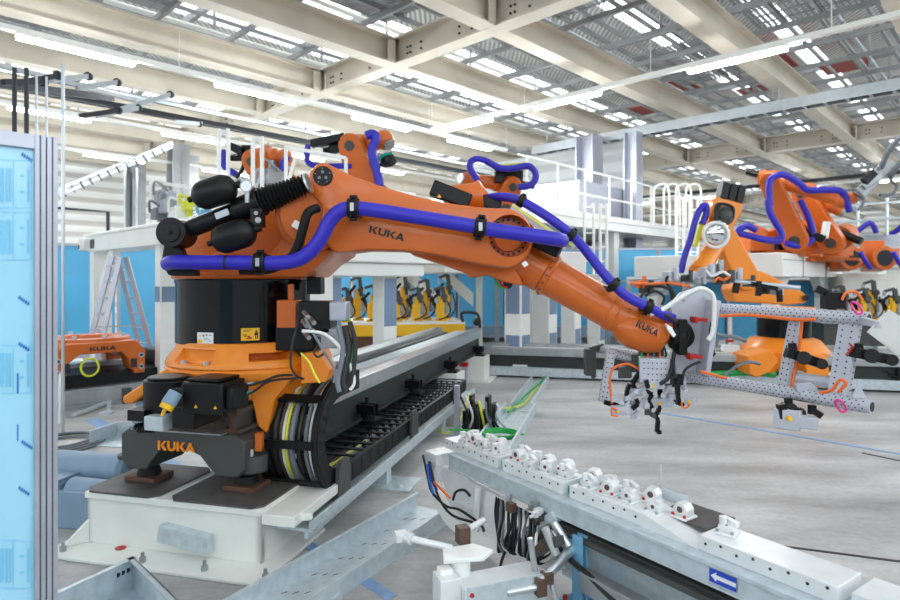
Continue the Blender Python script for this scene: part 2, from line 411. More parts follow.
# ------------------------------------------------------------------ cable tray hung across the right ceiling
r = thing('cable_tray', 'long steel ladder tray with black cables slung across the right half of the ceiling', 'cable tray', cd(4,16.9,6.0))
for q in (-.17, .17):
    mb = MB(); mb.box(HALL, -6, 12.3, 16.9+q-.02, 16.9+q+.02, 5.86, 6.12); part(r, 'side_rail', mb, 'pole')
mb = MB()
c = -5.8
while c < 12.2: mb.box(HALL, c-.025, c+.025, 16.72, 17.08, 5.84, 5.89); c += .45
parts(r, 'rung', mb, 'pole')
mb = MB(); mb.box(HALL, -6, 12.3, 16.75, 17.05, 5.92, 6.08); part(r, 'cable_bundle', mb, 'cable', label='black cables lying in the tray')
mb = MB()
for c in (-3, 0.9, 4.7, 8.6, 11.8):
    mb.box(HALL, c-.02, c+.02, 16.7, 17.1, 6.12, 6.16); mb.cyl(HALL.p(c,16.9,6.1), HALL.p(c,16.9,6.5), .02, n=6)
part(r, 'hanger', mb, 'pole')
# a dark bus bar far to the right
mb = MB(); mb.bar(cd(-6,27,5.5), cd(14,27,5.5), .12, .14); one('bus_bar', 'dark power bar under the far right ceiling behind the robots', 'power bar', mb, 'darkpole')
mb = MB(); mb.bar(cd(13.5,-6,5.15), cd(13.5,18,5.15), .12, .12); one('bus_bar', 'dark power bar under the left ceiling running behind the loop railing', 'power bar', mb, 'darkpole')
mb = MB(); mb.bar(cd(13.2,-6,5.32), cd(13.2,18,5.32), .08, .06); one('support_rail', 'grey steel rail above the dark power bar on the left', 'rail', mb, 'pole')
# cross arms on the left pipework
for i, (x0, y0, x1, y1, Yd, m) in enumerate(((3,82,16,69,7.4,'darkpole'),(18,83,32,62,7.6,'darkpole'),(50,80,66,64,8.1,'pole'),(77,88,98,71,8.6,'pole'),(80,116,100,101,9.0,'darkpole'),(96,116,122,99,9.3,'pole'),(112,112,156,85,9.6,'pole'),(176,122,188,117,11,'pole'))):
    mb = MB(); p0 = at(x0,y0,Yd); p1 = at(x1,y1,Yd-1.2*0+.0); p1 = p1+V((0,.5,0)); mb.bar(p0, p1, .07, .07); mb.mi = 1; mb.cyl(p1-V((0,.03,0)), p1+V((0,.02,0)), .06, n=10)
    one('pipe_bracket', ['dark','dark','silver','silver','dark','silver','long silver','small silver'][i]+' cross arm on the left overhead pipework, number '+['one','two','three','four','five','six','seven','eight'][i]+' from the left', 'bracket', mb, [m,'darkpole'], 'cross arms of the left pipework')
# upright poles at the left
for x, y0, y1, Yd, rr, m, lab in ((14.5,68,200,6.6,.024,'darkpole','black upright pole behind the blue film panel, the left one of two'),(26.5,68,200,6.6,.024,'darkpole','black upright pole behind the blue film panel, the right one of two'),
      (36.5,75,330,7.5,.014,'pole','thin silver pole rising behind the aluminium post, left one'),(46.5,77,330,7.5,.014,'pole','thin silver pole rising behind the aluminium post, right one'),(63,64,384,6.2,.017,'pole','tall thin silver pole standing just right of the aluminium post')):
    mb = MB(); p = at(x, y0, Yd); mb.cyl((p.x, p.y, 0), p, rr, n=10); one('upright_pole', lab, 'pole', mb, m)
mb = MB(); mb.bar(at(-40,55,7.2), at(150,104,10.2), .07, .06); one('support_rail', 'silver rail carrying the cross arms in the upper left corner', 'rail', mb, 'pole')
mb = MB(); mb.bar(at(-40,79,7.2), at(112,98,10.0), .09, .1); one('support_rail', 'black rail carrying the cross arms in the upper left corner', 'rail', mb, 'darkpole')
# inclined roller conveyor far left
r = thing('inclined_conveyor', 'inclined steel conveyor frame rising in front of the slatted wall at left', 'conveyor', at(120,170,17))
for o in (0, 6):
    mb = MB(); mb.bar(at(60,189+o,16), at(172,143+o*.6,17.5), .08, .09); part(r, 'side_rail', mb, 'pole')
mb = MB()
for i in range(12): mb.bar(at(62+9*i,189-3.75*i,16.05), at(66+9*i,196-3.85*i,16.3), .03, .03)
parts(r, 'roller', mb, 'darkpole')
# cable ladder posts at far left
for x, y0, y1, Yd, m, lab in ((125,164,300,15,'pole','thin far pole left of the white gantry top'),(131,172,300,15,'darkpole','dark far pole above the white gantry top'),(137,168,300,15.2,'pole','thin far pole right of the dark pole above the gantry')):
    mb = MB(); p = at(x,y0,Yd); mb.cyl((p.x,p.y,0), p, .03, n=8); one('upright_pole', lab, 'pole', mb, m)
r = thing('bent_pipe', 'dark blue pipe frame bend above the blue sheets behind the ladder', 'pipe', at(85,230,13.5))
mb = MB(); q = at(108,212,13.5); mb.tube([at(50,207,12.4), q, V((q.x,q.y,0))], .04, smooth=False); part(r, 'pipe', mb, 'darkpole')
# columns
def column(px, py0, Yd, wd, m='greyblue', name='column', top=ZB):
    mb = MB(); p = at(px, py0, Yd); fr = Fr((p.x,p.y,0), A, B)
    mb.box(fr, -wd/2, wd/2, -.02, .02, 0, top); mb.box(fr, -wd/2, -wd/2+.04, -wd/2, wd/2, 0, top); mb.box(fr, wd/2-.04, wd/2, -wd/2, wd/2, 0, top)
    struct(name, mb, m)
column(589, 150, 18.6, .6, 'alu', top=6.0); column(633, 140, 17.3, .40, 'alu', top=5.8); column(178, 165, 22, .6, 'grate'); column(190,160,24,.5,'grate'); column(136,205,26,.6,'grate')
# white clad enclosure on the middle platform
mb = MB(); mb.box(HALL, 9.5, 16.5, 18.3, 18.6, 2.6, 6.2); struct('wall_right', mb, 'clad')
# floor tape, cracks
def tape(pts, wd, name='floor_marking', m='stripe', z=.003):
    mb = MB()
    for a, b in zip(pts, pts[1:]): mb.bar(fl(*a)+Z*z/2, fl(*b)+Z*z/2, wd, z)
    struct(name, mb, m)
tape([(655,412),(905,455)], .06); tape([(157,455),(210,487)], .12); tape([(92,419),(113,431)], .15); tape([(300,540),(392,598)], .07)
tape([(718,538),(910,563)], .025, 'floor_joint', 'hole'); tape([(862,453),(905,462)], .03, 'floor_joint', 'hole')
# ================================================================== THE LINEAR TRACK OF THE MAIN ROBOT
RC = V((-1.44, 4.09, 0))
TR = Fr(RC, P, T)                                        # x across (right), y along (away)
ROOT_T = thing('robot_track', 'long steel linear track with white plinths under the big orange robot', 'robot track', TR.p(0, 2.6))
# white front plinth with flange and pads
mb = MB(); fr = TR
mb.box(fr, -.62, .56, -.62, -.08, .29, .33); mb.box(fr, -.62, .56, -.60, -.56, .02, .29); mb.box(fr, -.62, .56, -.14, -.10, .02, .29)
mb.box(fr, -.62, -.58, -.6, -.1, .02, .29); mb.box(fr, .52, .56, -.6, -.1, .02, .29)
mb.box(fr, -.76, .68, -.80, -.05, 0, .022); mb.box(fr, .56, .76, -.6, .05, .24, .3)
mb.prism([fr.p(.56,-.6,.24), fr.p(.56,-.6,.29), fr.p(.81,-.5,.29), fr.p(.81,-.5,.25)], fr.y*.03)
mb.prism([fr.p(-.70,-.72,.022), fr.p(-.62,-.6,.022), fr.p(-.62,-.6,.16)], fr.x*.02)
plinth = part(ROOT_T, 'plinth', mb, 'cream', .006, 'white welded plinth under the near end')
mb = MB()
for x in (-.65,-.1,.3,.67):
    for y in (-.74,):
        mb.cyl(fr.p(x,y,.02), fr.p(x,y,.05), .018, n=6); mb.cyl(fr.p(x,y,.05), fr.p(x,y,.075), .01, n=8)
parts(plinth, 'anchor_bolt', mb, 'steel2')
def rpoly(x0,x1,y0,y1,c=.05): return [(x0+c,y0),(x1-c,y0),(x1,y0+c),(x1,y1-c),(x1-c,y1),(x0+c,y1),(x0,y1-c),(x0,y0+c)]
for x0, x1 in ((-.63,-.12), (-.04,.565)):
    mb = MB(); mb.prism([fr.p(a,b,.33) for a,b in rpoly(x0,x1,-.625,-.06)], Z*.012); part(plinth, 'pad', mb, 'conc')
mb = MB(); mb.mi=0
mb.prism([fr.p(-.08,-.60,.10), fr.p(.26,-.60,.06), fr.p(.26,-.60,.16), fr.p(-.06,-.60,.20)], -fr.y*.06); part(plinth, 'label_tray', mb, 'galv', .004, 'bent clear sheet tray on the plinth face')
mb = MB(); mb.cyl(fr.p(-.35,-.63,.024), fr.p(-.35,-.63,.028), .03, n=14); part(plinth, 'red_mark', mb, 'red')
# levelling feet
for x in (-.40, .30):
    mb = MB(); mb.box(fr.at(x,-.34), -.11, .11, -.09, .09, .342, .372); mb.mi=1
    mb.cyl(fr.p(x,-.34,.372), fr.p(x,-.34,.42), .075, .06); mb.cyl(fr.p(x,-.34,.42), fr.p(x,-.34,.5), .05); part(ROOT_T, 'levelling_foot', mb, ['rust','rubber'], .004)
# dark end casting
prof = [(-.52,.50),(-.46,.45),(-.30,.45),(-.26,.50),(-.18,.57),(-.08,.59),(.06,.59),(.16,.56),(.24,.49),(.30,.45),(.46,.45),(.52,.50),(.52,.66),(.44,.70),(-.44,.70),(-.52,.66)]
mb = MB(); mb.prism([fr.p(x*.82-.04,-.50,z) for x,z in prof], fr.y*.34)
mb.cyl(fr.p(.37,-.38,.46), fr.p(.37,-.38,.56), .085, n=24); mb.cyl(fr.p(-.47,-.38,.46), fr.p(-.47,-.38,.52), .07, n=20)
mb.cyl(fr.p(-.57,-.34,.455), fr.p(-.57,-.34,.485), .055, n=20)
cast = part(ROOT_T, 'end_casting', mb, 'dark', .008, 'dark grey end casting with orange lettering')
mb = MB(); kuka(mb, fr.p(-.195,-.502,.580), fr.x, Z, .255, .056, .006); part(cast, 'lettering', mb, 'orange_print')
mb = MB(); mb.cyl(fr.p(.38,-.42,.56), fr.p(.38,-.42,.60), .018, n=6); parts(cast, 'bolt', mb, 'steel')
# tread plate
mb = MB(); mb.box(fr, -.36, .26, -.54, -.05, .70, .708)
for i in range(16):
    for j in range(11):
        q = fr.at(-.34+i*.0385, -.52+j*.044, .708); s = 1 if (i+j) % 2 else -1
        mb.add([q.p(-.014,-.012*s,0), q.p(.014,.012*s,0), q.p(0.003,.003*-s,.005), q.p(-.003,.003*s,.005)], [(0,1,2),(0,1,3),(0,2,3),(1,2,3)])
part(ROOT_T, 'tread_plate', mb, 'steel2')
# I-section rail ends on the casting
def ibeam(o, L_, s=1.):
    m = MB(); q = fr.at(*o); hw = .06*s
    m.box(q, -hw, hw, 0, L_, 0, .025*s); m.box(q, -.018*s, .018*s, 0, L_, .025*s, .11*s); m.box(q, -hw*.6, hw*.6, 0, L_, .11*s, .145*s); return m
rl = part(ROOT_T, 'rail_end', ibeam((.29,-.47,.70), .5, .95), ['dark'], .003, 'rail end with rusty face on the right')
part(rl, 'rusty_face', ibeam((.29,-.476,.70), .005, .95), ['rust'])
part(ROOT_T, 'rail_end', ibeam((-.40,-.42,.70), .5, 1.0), ['motor'], .004, 'grey rail end on the left')
# rails and body of the track, running away
L1 = 6.4
for x, nm in ((.22,'right'), (-.44,'left')):
    mb = MB()
    mb.prism([fr.p(x,.3,.64), fr.p(x+.16,.3,.64), fr.p(x+.16,.3,.76), fr.p(x+.11,.3,.80), fr.p(x+.05,.3,.80), fr.p(x,.3,.77)], fr.y*(L1-.3)); part(ROOT_T, 'guide_rail', mb, 'steel', .003)
mb = MB(); mb.box(fr, .24, .34, .2, L1, .42, .64); mb.box(fr, -.44, -.34, .2, L1, .42, .64); mb.box(fr, .2, .4, .2, L1, .40, .425); mb.box(fr, -.46,-.3,.2,L1,.40,.425); part(ROOT_T, 'side_beam', mb, 'darkgreen')
mb = MB(); mb.box(fr, -.30, .22, .3, L1, .63, .68); mb.box(fr, -.06, .10, .3, L1, .68, .74); part(ROOT_T, 'cover_plate', mb, 'galv', .004)
mb = MB(); mb.box(fr, -.27, -.20, .3, L1, .68, .72); part(ROOT_T, 'gear_rack', mb, 'dark')
for y in (1.3, 2.6, 4.2, 6.0):
    mb = MB(); mb.box(fr.at(0,y), -.56, .56 if y > 3 else .22, -.22, .22, 0, .38); mb.box(fr.at(0,y), -.64, .66 if y > 3 else .3, -.35, .35, 0, .02); part(ROOT_T, 'plinth', mb, 'cream', .006)
    for x in (.42, -.5):
        q = fr.at(x, y, .07); mb = MB()
        mb.box(q, -.1, .1, -.1, .1, .31, .335); mb.cyl(q.p(0,0,.335), q.p(0,0,.40), .06); mb.box(q, -.12, .08, -.06, -.03, .38, .46); mb.box(q, -.12, .08, .03, .06, .38, .46)
        for e in (-.05, .05): mb.cyl(q.p(-.06+e,0,.40), q.p(-.06+e,0,.52), .016, n=8)
        part(ROOT_T, 'clamp_foot', mb, 'black')
# chain tray with support brackets
mb = MB(); mb.box(fr, .31, .79, -.45, 4.0, .16, .18); mb.box(fr, .77, .79, -.45, 4.0, .18, .22); mb.box(fr, .74, .77, -.45, 4.0, .12, .16); mb.box(fr,.31,.33,-.35,4.0,.18,.23); part(ROOT_T, 'chain_tray', mb, 'galv', .002)
for y in (.9, 2.6):
    mb = MB(); q = fr.at(.68, y); mb.box(q, -.3, .3, -.16, .16, 0, .012); mb.box(q, -.1, .08, -.05, .05, .012, .16); mb.cyl(q.p(.2,-.08,.012), q.p(.2,-.08,.03), .02, n=6); part(ROOT_T, 'tray_bracket', mb, 'galv')

# ================================================================== ENERGY CHAIN
ROOT_C = thing('energy_chain', 'black energy chain full of hoses curling beside the robot base into a long ladder run', 'cable chain', TR.p(.6, .4, .18))
RB, SB, ZL = .30, .08, .30
def chain_path(r):
    pts = [TR.p(0, s, ZL-(r-RB)) for s in [3.75-i*.16 for i in range(23)] if s > SB]
    for i in range(13):
        a = math.pi*i/12; pts.append(TR.p(0, SB-r*math.sin(a), ZL+RB-r*math.cos(a)))
    pts += [TR.p(0, SB+.15, ZL+RB+r), TR.p(0, SB+.3, ZL+RB+r)]
    return pts
ci, co = chain_path(RB-.06), chain_path(RB+.07)
for x in (.325, .70):
    mb = MB(); n = len(ci); vs = []; 
    for a, b in zip(ci, co): vs += [a+P*x, b+P*x, b+P*(x+.03), a+P*(x+.03)]
    fs = [(4*i+j, 4*i+(j+1)%4, 4*i+4+(j+1)%4, 4*i+4+j) for i in range(n-1) for j in range(4)]+[(0,1,2,3),(4*n-1,4*n-2,4*n-3,4*n-4)]
    mb.add(vs, fs)
    mid = [(a+b)/2 for a, b in zip(ci, co)]
    for i in range(0, n-1):                              # link plates stand proud of the band
        q = (mid[i]+mid[i+1])/2+P*(x-.004); ax = (mid[i+1]-mid[i]); 
        if ax.length < 1e-6: continue
        mb.box(Fr(q, ax, ax.cross(P), P), -.05, .05, -.045, .045, 0, .038)
    part(ROOT_C, 'side_band', mb, 'chain')
for i, (a, b) in enumerate(zip(ci, co)):
    for c in ((b,) if i < 22 else ((a, b) if i % 3 == 2 else ())):
        if i >= 21 or True:
            ax = (co[min(i+1,len(co)-1)]-co[max(i-1,0)])
            q = c if i >= 22 else a+(b-a)*.02
            mb = MB(); mb.box(Fr(q+P*.345, P, ax, P.cross(ax)), 0, .365, -.018, .018, -.006, .006) if i < 22 else mb.box(Fr(q+P*.345, P, ax, P.cross(ax)), 0, .365, -.022, .028, -.008, .008); part(ROOT_C, 'crossbar', mb, 'chain')
mb = MB()
for i in range(19):
    for k in range(4): mb.box(Fr((ci[i]+co[i])/2+P*(.41+.075*k), P, T, Z), -.008, .008, -.02, .02, -.04, .03)
sp_ = part(ROOT_C, 'separators', mb, 'chain'); sp_['kind'] = 'stuff'
hz = [('cable','black hose',.020),('cable','black hose',.022),('brown','brown cable',.008),('cablew','white cable',.010),('limey','yellow-green cable',.011),('cablegr','grey hose',.020),('cable','black hose',.018),('cablegr','thin grey cable',.012),('cablew','white cable',.008)]
pm = [a*.3+b*.7 for a, b in zip(ci, co)]
for (m, l, r_), x in zip(hz, (.39,.44,.475,.495,.515,.55,.60,.645,.672)):
    mb = MB(); mb.tube([q+P*x+V((0,0,random.uniform(-.01,.012))) for q in pm[16:]], r_, n=8, k=3); part(ROOT_C, 'hose', mb, m, label=l)
for s in (.05, 1.55, 3.1):                                 # guide horns along the tray
    mb = MB(); q = TR.at(.745, s); mb.prism([q.p(0,-.09,.18), q.p(0,.09,.18), q.p(0,.09,.38), q.p(0,.05,.44), q.p(0,-.05,.44), q.p(0,-.09,.38)], P*.025); part(ROOT_C, 'guide_horn', mb, 'dark')

# ================================================================== THE MAIN ROBOT
R_ = thing('industrial_robot', 'large orange robot arm in the foreground with black drum base and thick blue hose', 'industrial robot', (-1.38, 4.09, .72))
C0 = V((-1.335, 4.09, 0))
# carriage legs (orange)
mb = MB()
mb.prism([at(x,y,3.75) for x,y in ((170,366),(122,397),(123,404),(132,404),(150,391),(186,380))], V((0,.7,0)))
mb.lathe(C0, Z, [(.86,.36),(.86,.40),(1.0,.42),(1.0,.3)], 40)
mb.prism([at(x,y,3.70) for x,y in ((250,374),(296,372),(288,384),(274,400),(270,420),(266,434),(257,426),(251,398))], V((0,.2,0)))
mb.prism([at(x,y,4.0) for x,y in ((300,375),(338,384),(338,400),(310,405))], V((0,.5,0)))
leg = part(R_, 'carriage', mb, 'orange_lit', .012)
mb = MB(); mb.box(TR, -.42, .2, -.1, .75, .71, .86); part(leg, 'drive_housing', mb, 'dark')
# base casting
mb = MB(); mb.lathe(C0, Z, [(1.0,.515),(1.05,.537),(1.055,.525),(1.065,.525),(1.07,.535),(1.10,.525),(1.165,.475),(1.215,.455),(1.215,.38)], 72)
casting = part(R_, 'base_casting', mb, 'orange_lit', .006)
def sect(a0, a1, r0, r1, z0, z1, n=14):
    m = MB(); vs = []
    for i in range(n+1):
        a = math.radians(a0+(a1-a0)*i/n); d = V((math.cos(a), math.sin(a), 0)); vs += [C0+d*r0+Z*z0, C0+d*r1+Z*z0, C0+d*r1+Z*z1, C0+d*r0+Z*z1]
    return m.add(vs, [(4*i+j, 4*i+(j+1)%4, 4*i+4+(j+1)%4, 4*i+4+j) for i in range(n) for j in range(4)]+[(0,1,2,3),(4*n+3,4*n+2,4*n+1,4*n)])
carve(casting, sect(228, 262, .455, .8, 1.095, 1.18))
carve(casting, sect(286, 316, .36, .8, 1.115, 1.16))
mb = MB()
for a in (237, 257):
    d = V((math.cos(math.radians(a)), math.sin(math.radians(a)), 0)); mb.cyl(C0+d*.50+Z*1.09, C0+d*.50+Z*1.115, .02, n=6)
parts(casting, 'bolt', mb, 'steel')
# black drum
CD = V((-1.383, 4.09, 0))
mb = MB(); mb.lathe(CD, Z, [(1.20,.43),(1.575,.43),(1.585,.435),(1.605,.435),(1.605,.3)], 72)
drum = part(R_, 'drum', mb, 'gloss')
def dsticker(x0, x1, y0, y1, m, th=.002, extra=()):
    """a sticker on the drum between two image columns, worked out on the real cylinder"""
    def ang(px):
        t = (px-CX)/F; a, b, c = t*t+1, -2*(t*CD.x+CD.y), CD.x**2+CD.y**2-.4305**2
        Yq = (-b-math.sqrt(b*b-4*a*c))/(2*a); return math.atan2(Yq-CD.y, t*Yq-CD.x), Yq
    a0, Ya = ang(x0); a1, Yb = ang(x1); Ym = (Ya+Yb)/2
    z1 = H-(y0-CY)/F*Ym; z0 = H-(y1-CY)/F*Ym
    m_ = MB(); m_.arc(CD, .4305, a0, a1, z0, z1, th); return m_
def glyph(strokes, m, label):
    mb = MB()
    for x0, x1, y0, y1 in strokes:
        q = dsticker(x0, x1, y0, y1, m, .0035); mb.add(q.v, q.f)
    return mb
s1 = part(drum, 'warning_sticker', dsticker(241,259.5,328,340.5,'yellow'), 'yellow', label='yellow warning sticker with a red arm and a black figure')
part(drum, 'sticker_figures', glyph([(255.2,257.4,330.4,331.8),(254.6,258,332.2,335.2),(255,256,335.2,338.6),(256.8,257.8,335.2,338.6),(243,252,329.6,330.2),(243,250,331,331.5),(243,247,334.5,335.3),(243,250,336,336.5)],'', ''), 'black_print')
part(drum, 'sticker_arm', glyph([(246,252,337.6,338.8),(248,249,335.8,337.6),(249,251.5,336.6,337.4)],'',''), 'red')
s2 = part(drum, 'white_sticker', dsticker(197.5,213.5,332.5,343.5,''), 'white_sticker', label='white information sticker')
part(drum, 'sticker_print', glyph([(203,204.5,334.5,336.5),(206,207.5,334,336),(209,212,335,335.6),(204,208,338,338.4),(204,210,339.6,340),(209,212,341,341.4)],'',''), 'cablegr')
part(drum, 'sticker_patch', glyph([(198.2,202.5,339.5,342.8),(199.5,201,334.5,336.5)],'',''), 'yellow')
mb = MB()
for px in (189,219,262,281): 
    q = dsticker(px, px+7, 279.6, 280.6, '', .004); mb.add(q.v, q.f)
parts(drum, 'slot', mb, 'hole')
# rotating column
mb = MB()
mb.lathe(CD, Z, [(1.605,.30),(1.607,.45),(1.635,.455),(1.65,.44)], 56)
mb.prism([at(x,y,3.74) for x,y in ((182,276),(180,262),(186,246),(212,222),(255,196),(290,182),(318,196),(340,225),(338,252),(322,262),(306,277))], V((0,.72,0)))
mb.prism([at(x,y,3.62) for x,y in ((214,276),(206,262),(216,252),(262,262),(282,240),(334,250),(322,262),(305,277))], V((0,.2,0)))
colm = part(R_, 'rotating_column', mb, 'orange', .02)
mb = MB(); mb.cyl(at(313,214,3.52), at(313,214,4.45), .215, n=56); mb.cyl(at(313,214,3.49), at(313,214,3.53), .19, n=56); part(colm, 'shoulder_hub', mb, 'orange', .01)
mb = MB(); mb.prism([at(x,y,3.44) for x,y in ((161,262),(164,244),(178,240),(186,262),(196,270),(196,276),(174,276),(168,275))], V((0,.06,0))); part(colm, 'end_bracket', mb, 'black', .005)
# counterbalance
cb = MB(); c1 = at(174.5,233,3.40); c2 = at(323,175,3.33); axd = (c2-c1).normalized()
cb.cyl(c1-V((0,.05,0)), c1+V((0,.12,0)), .083, n=40); cb.cyl(c1-V((0,.058,0)), c1-V((0,.05,0)), .055, n=32); cb.cyl(c1-V((0,.07,0)), c1-V((0,.05,0)), .012, n=12)
d0 = V((0,.05,0))
axd = axd*(c2-c1).length; cb.cyl(c1+d0+axd*.06, c1+d0+axd*.50, .05, .056, n=32)
cbo = part(R_, 'counterbalance', cb, 'black', .004)
mb = MB(); mb.cyl(c1+d0+axd*.40, c1+d0+axd*.56, .072, n=32); mb.cyl(c1+d0+axd*.56, c1+d0+axd*.575, .083, n=32); part(cbo, 'collar', mb, 'black', .004)
mb = MB(); prof = []
for i in range(13):
    q = (.575+i*.0235)*axd.length; r_ = .076-.0016*i; prof += [(q, r_-.018), (q+.0117*axd.length, r_)]
mb.lathe(c1+d0, axd, prof, 32); part(cbo, 'bellows', mb, 'rubber', ang=20)
mb = MB(); mb.cyl(c1+d0+axd*.88, c1+d0+axd*.895, .058, n=24); part(cbo, 'clamp_ring', mb, 'steel')
mb = MB(); q = c1+d0+axd*.33+V((0,-.058,0)); mb.box(Fr(q, axd, axd.cross(V((0,1,0))), V((0,-1,0))), -.04, .04, -.018, .018, -.004, .006); parts(cbo, 'type_plate', mb, 'alu')
for (x, y, ln) in ((214.5,192,.125),(234,236,.125)):
    c = at(x,y,3.34); a2 = V((math.cos(.30),0,math.sin(.30)))
    mb = MB(); mb.lathe(c-a2*ln, a2, [(0,.001),(.004,.03),(.02,.058),(.05,.078),(.075,.082),(.175,.082),(.20,.078),(.23,.058),(.246,.03),(.25,.001)], 40)
    mb.cyl(c-a2*(ln+.025), c-a2*ln, .016, n=12); mb.cyl(c+a2*ln*.95, c+a2*(ln+.03), .02, n=12); part(cbo, 'accumulator', mb, 'black', label='black pressure accumulator bottle')
mb = MB(); q = at(246,186,3.32); mb.cyl(q, q+V((0,.04,0)), .034, n=28); mb.cyl(q+V((0,.02,0)), q+V((0,.02,-.09)), .014, n=10); mb.cyl(at(240,178,3.35), at(246,186,3.35), .02, n=10)
gg = part(cbo, 'gauge', mb, 'steel2'); mb = MB(); mb.cyl(q-V((0,.002,0)), q+V((0,.001,0)), .028, n=28); part(gg, 'dial', mb, 'white_sticker')
mb = MB(); mb.box(Fr(at(258,218,3.36), X, Y_), -.035,.03,-.02,.04,-.05,.05); mb.cyl(at(258,214,3.32), at(258,214,3.36), .018, n=12); mb.cyl(at(259,220,3.315), at(259,220,3.36), .02, n=12); part(cbo, 'valve_block', mb, ['black'])
mb = MB(); mb.cyl(at(258,220,3.305), at(258,220,3.325), .016, n=14); mb.cyl(at(256,213,3.305), at(256,213,3.325), .011, n=12); part(cbo, 'valve_plug', mb, 'steel')
# link arm
YF = 3.46
out = [(308,186),(309,171),(316,163.5),(325,162),(333,166),(350,174.5),(383,186.5),(417,196),(450,203),(480,207),(497,208)]
for k in range(13):
    a = math.radians(-80+k*13.5); out.append((503+30.5*math.cos(a), 238+30.5*math.sin(a)))
out += [(480,264),(460,260),(440,255.5),(425,253),(400,250.5),(367,250),(340,253),(331,250),(323,240),(319,228),(321,214),(322,206),(315,198),(309,190)]
mb = MB(); mb.prism([at(x,y,YF) for x,y in out], V((0,.27,0)))
arm = part(R_, 'link_arm', mb, 'orange', .022)
carve(arm, (lambda m: (m.cyl(at(509,235.5,YF-.1), at(509,235.5,YF+.10), .119, .119, 48), m)[1])(MB())) if False else None
el = at(510,236,YF)
carve(arm, (lambda m: (m.cyl(el-V((0,.1,0)), el+V((0,.11,0)), .122, n=56), m)[1])(MB()))
mb = MB(); mb.cyl(el+V((0,.09,0)), el+V((0,.112,0)), .085, n=40)
part(arm, 'elbow_cover', mb, 'orange', .004)
mb = MB()
for k in range(20):
    a = 2*math.pi*k/20; q = el+V((.103*math.cos(a), 0, .103*math.sin(a))); mb.cyl(q+V((0,.085,0)), q+V((0,.111,0)), .0075, n=6)
parts(arm, 'elbow_bolt', mb, 'black')
mb = MB(); cc = at(323,176,YF)
mb.cyl(cc-V((0,.012,0)), cc+V((0,.03,0)), .056, n=36); pv = part(arm, 'pivot_cap', mb, 'black', .003)
mb = MB()
for k in range(3):
    a = math.radians(90+120*k); q = cc+V((.022*math.cos(a), -.012, .022*math.sin(a))); mb.cyl(q-V((0,.003,0)), q, .009, n=14)
for k in range(5):
    a = math.radians(20+72*k); q = cc+V((.043*math.cos(a), -.012, .043*math.sin(a))); mb.cyl(q-V((0,.002,0)), q, .004, n=8)
part(pv, 'cap_marks', mb, 'cablegr')
mb = MB(); dd = (at(404,237,YF)-at(369,228,YF)).normalized(); kuka(mb, at(368.5,232.5,YF-.001), dd, dd.cross(V((0,1,0))) if dd.cross(V((0,1,0))).z > 0 else -dd.cross(V((0,1,0))), .205, .042, .002); part(arm, 'lettering', mb, 'black_print')
mb = MB(); mb.box(Fr(at(297,225,YF-.02), V((.8,0,-.5)), Y_, V((.5,0,.8))), -.02,.02,-.02,.04,-.02,.02); part(arm, 'stop_block', mb, 'white_sticker')
mb = MB(); q = at(525,264,YF-.004); mb.box(Fr(q, V((.8,0,.6)), Y_, V((-.6,0,.8))), -.014,.014,-.004,.01,-.014,.014); part(arm, 'white_plug', mb, 'white_sticker')
# crown of motors on the elbow
mb = MB(); mb.bar(at(432,188,3.85), at(470,203,3.85), .12, .10); mo = parts(R_, 'elbow_motor', mb, 'black', .01)
mb = MB(); q = at(438,194,3.785); mb.prism([at(436.5,197,3.785), at(441.5,198,3.785), at(439.3,194.2,3.785)], V((0,-.003,0))); parts(mo, 'warning_mark', mb, 'yellow')
mb = MB(); mb.bar(at(462,193,3.9), at(500,208,3.9), .09, .07); parts(R_, 'elbow_motor', mb, 'black', .01)
mb = MB(); mb.cyl(at(446,200,3.9), at(482,196,3.9), .09, n=24); mb.cyl(at(470,186,3.95), at(480,200,3.95), .07, n=24); part(R_, 'elbow_gearbox', mb, 'orange', .008)
# forearm
f0 = at(500,245,3.86); f1 = at(546,274,3.80); f2 = at(554,278.5,3.79); f3 = at(614,312,3.70); f4 = at(674,341,3.62)
ax = (f3-f1).normalized()
mb = MB(); mb.cyl(el+V((0,.27,0)), el+V((0,.56,0)), .19, n=40)
mb.lathe(f0, f1-f0, [(0,.11),(.02,.145),(.2,.142),((f1-f0).length,.128)], 40)
mb.prism([at(x,y,3.72) for x,y in ((400,246),(455,255),(480,260),(515,266),(524,286),(504,282),(489,275),(472,278),(464,272),(440,263.5),(412,254.5))], V((0,.3,0)))
fa = part(R_, 'forearm', mb, 'orange', .012)
mb = MB(); L2 = (f3-f2).length
mb.lathe(f1, ax, [(0,.134),(.035,.134),(.04,.122),(L2*.5,.119),(L2+.05,.1155)], 44)
part(fa, 'forearm_tube', mb, 'orange', .004)
mb = MB()
for k in range(16):
    a = 2*math.pi*k/16; u, v = perp(ax); q = f1+(u*math.cos(a)+v*math.sin(a))*.135+ax*.018; mb.cyl(q-ax*.001, q+(u*math.cos(a)+v*math.sin(a))*.004, .007, n=6)
parts(fa, 'flange_bolt', mb, 'dark')
ax4 = (f4-f3).normalized()
mb = MB(); L4 = (f4-f3).length
mb.lathe(f3-ax4*.035, ax4, [(0,.116),(.015,.122),(.05,.122),(.055,.118),(L4*.55,.116),(L4*.85,.108),(L4*.97,.085),(L4,.04)], 44)
mb.lathe(at(614,322,3.66), V((1,-.1,-.36)), [(0,.05),(.05,.10),(.12,.118),(.22,.115),(.30,.085),(.33,.02)], 36)
wr = part(R_, 'wrist', mb, 'orange', .006)
mb = MB(); u, v = perp(ax4)
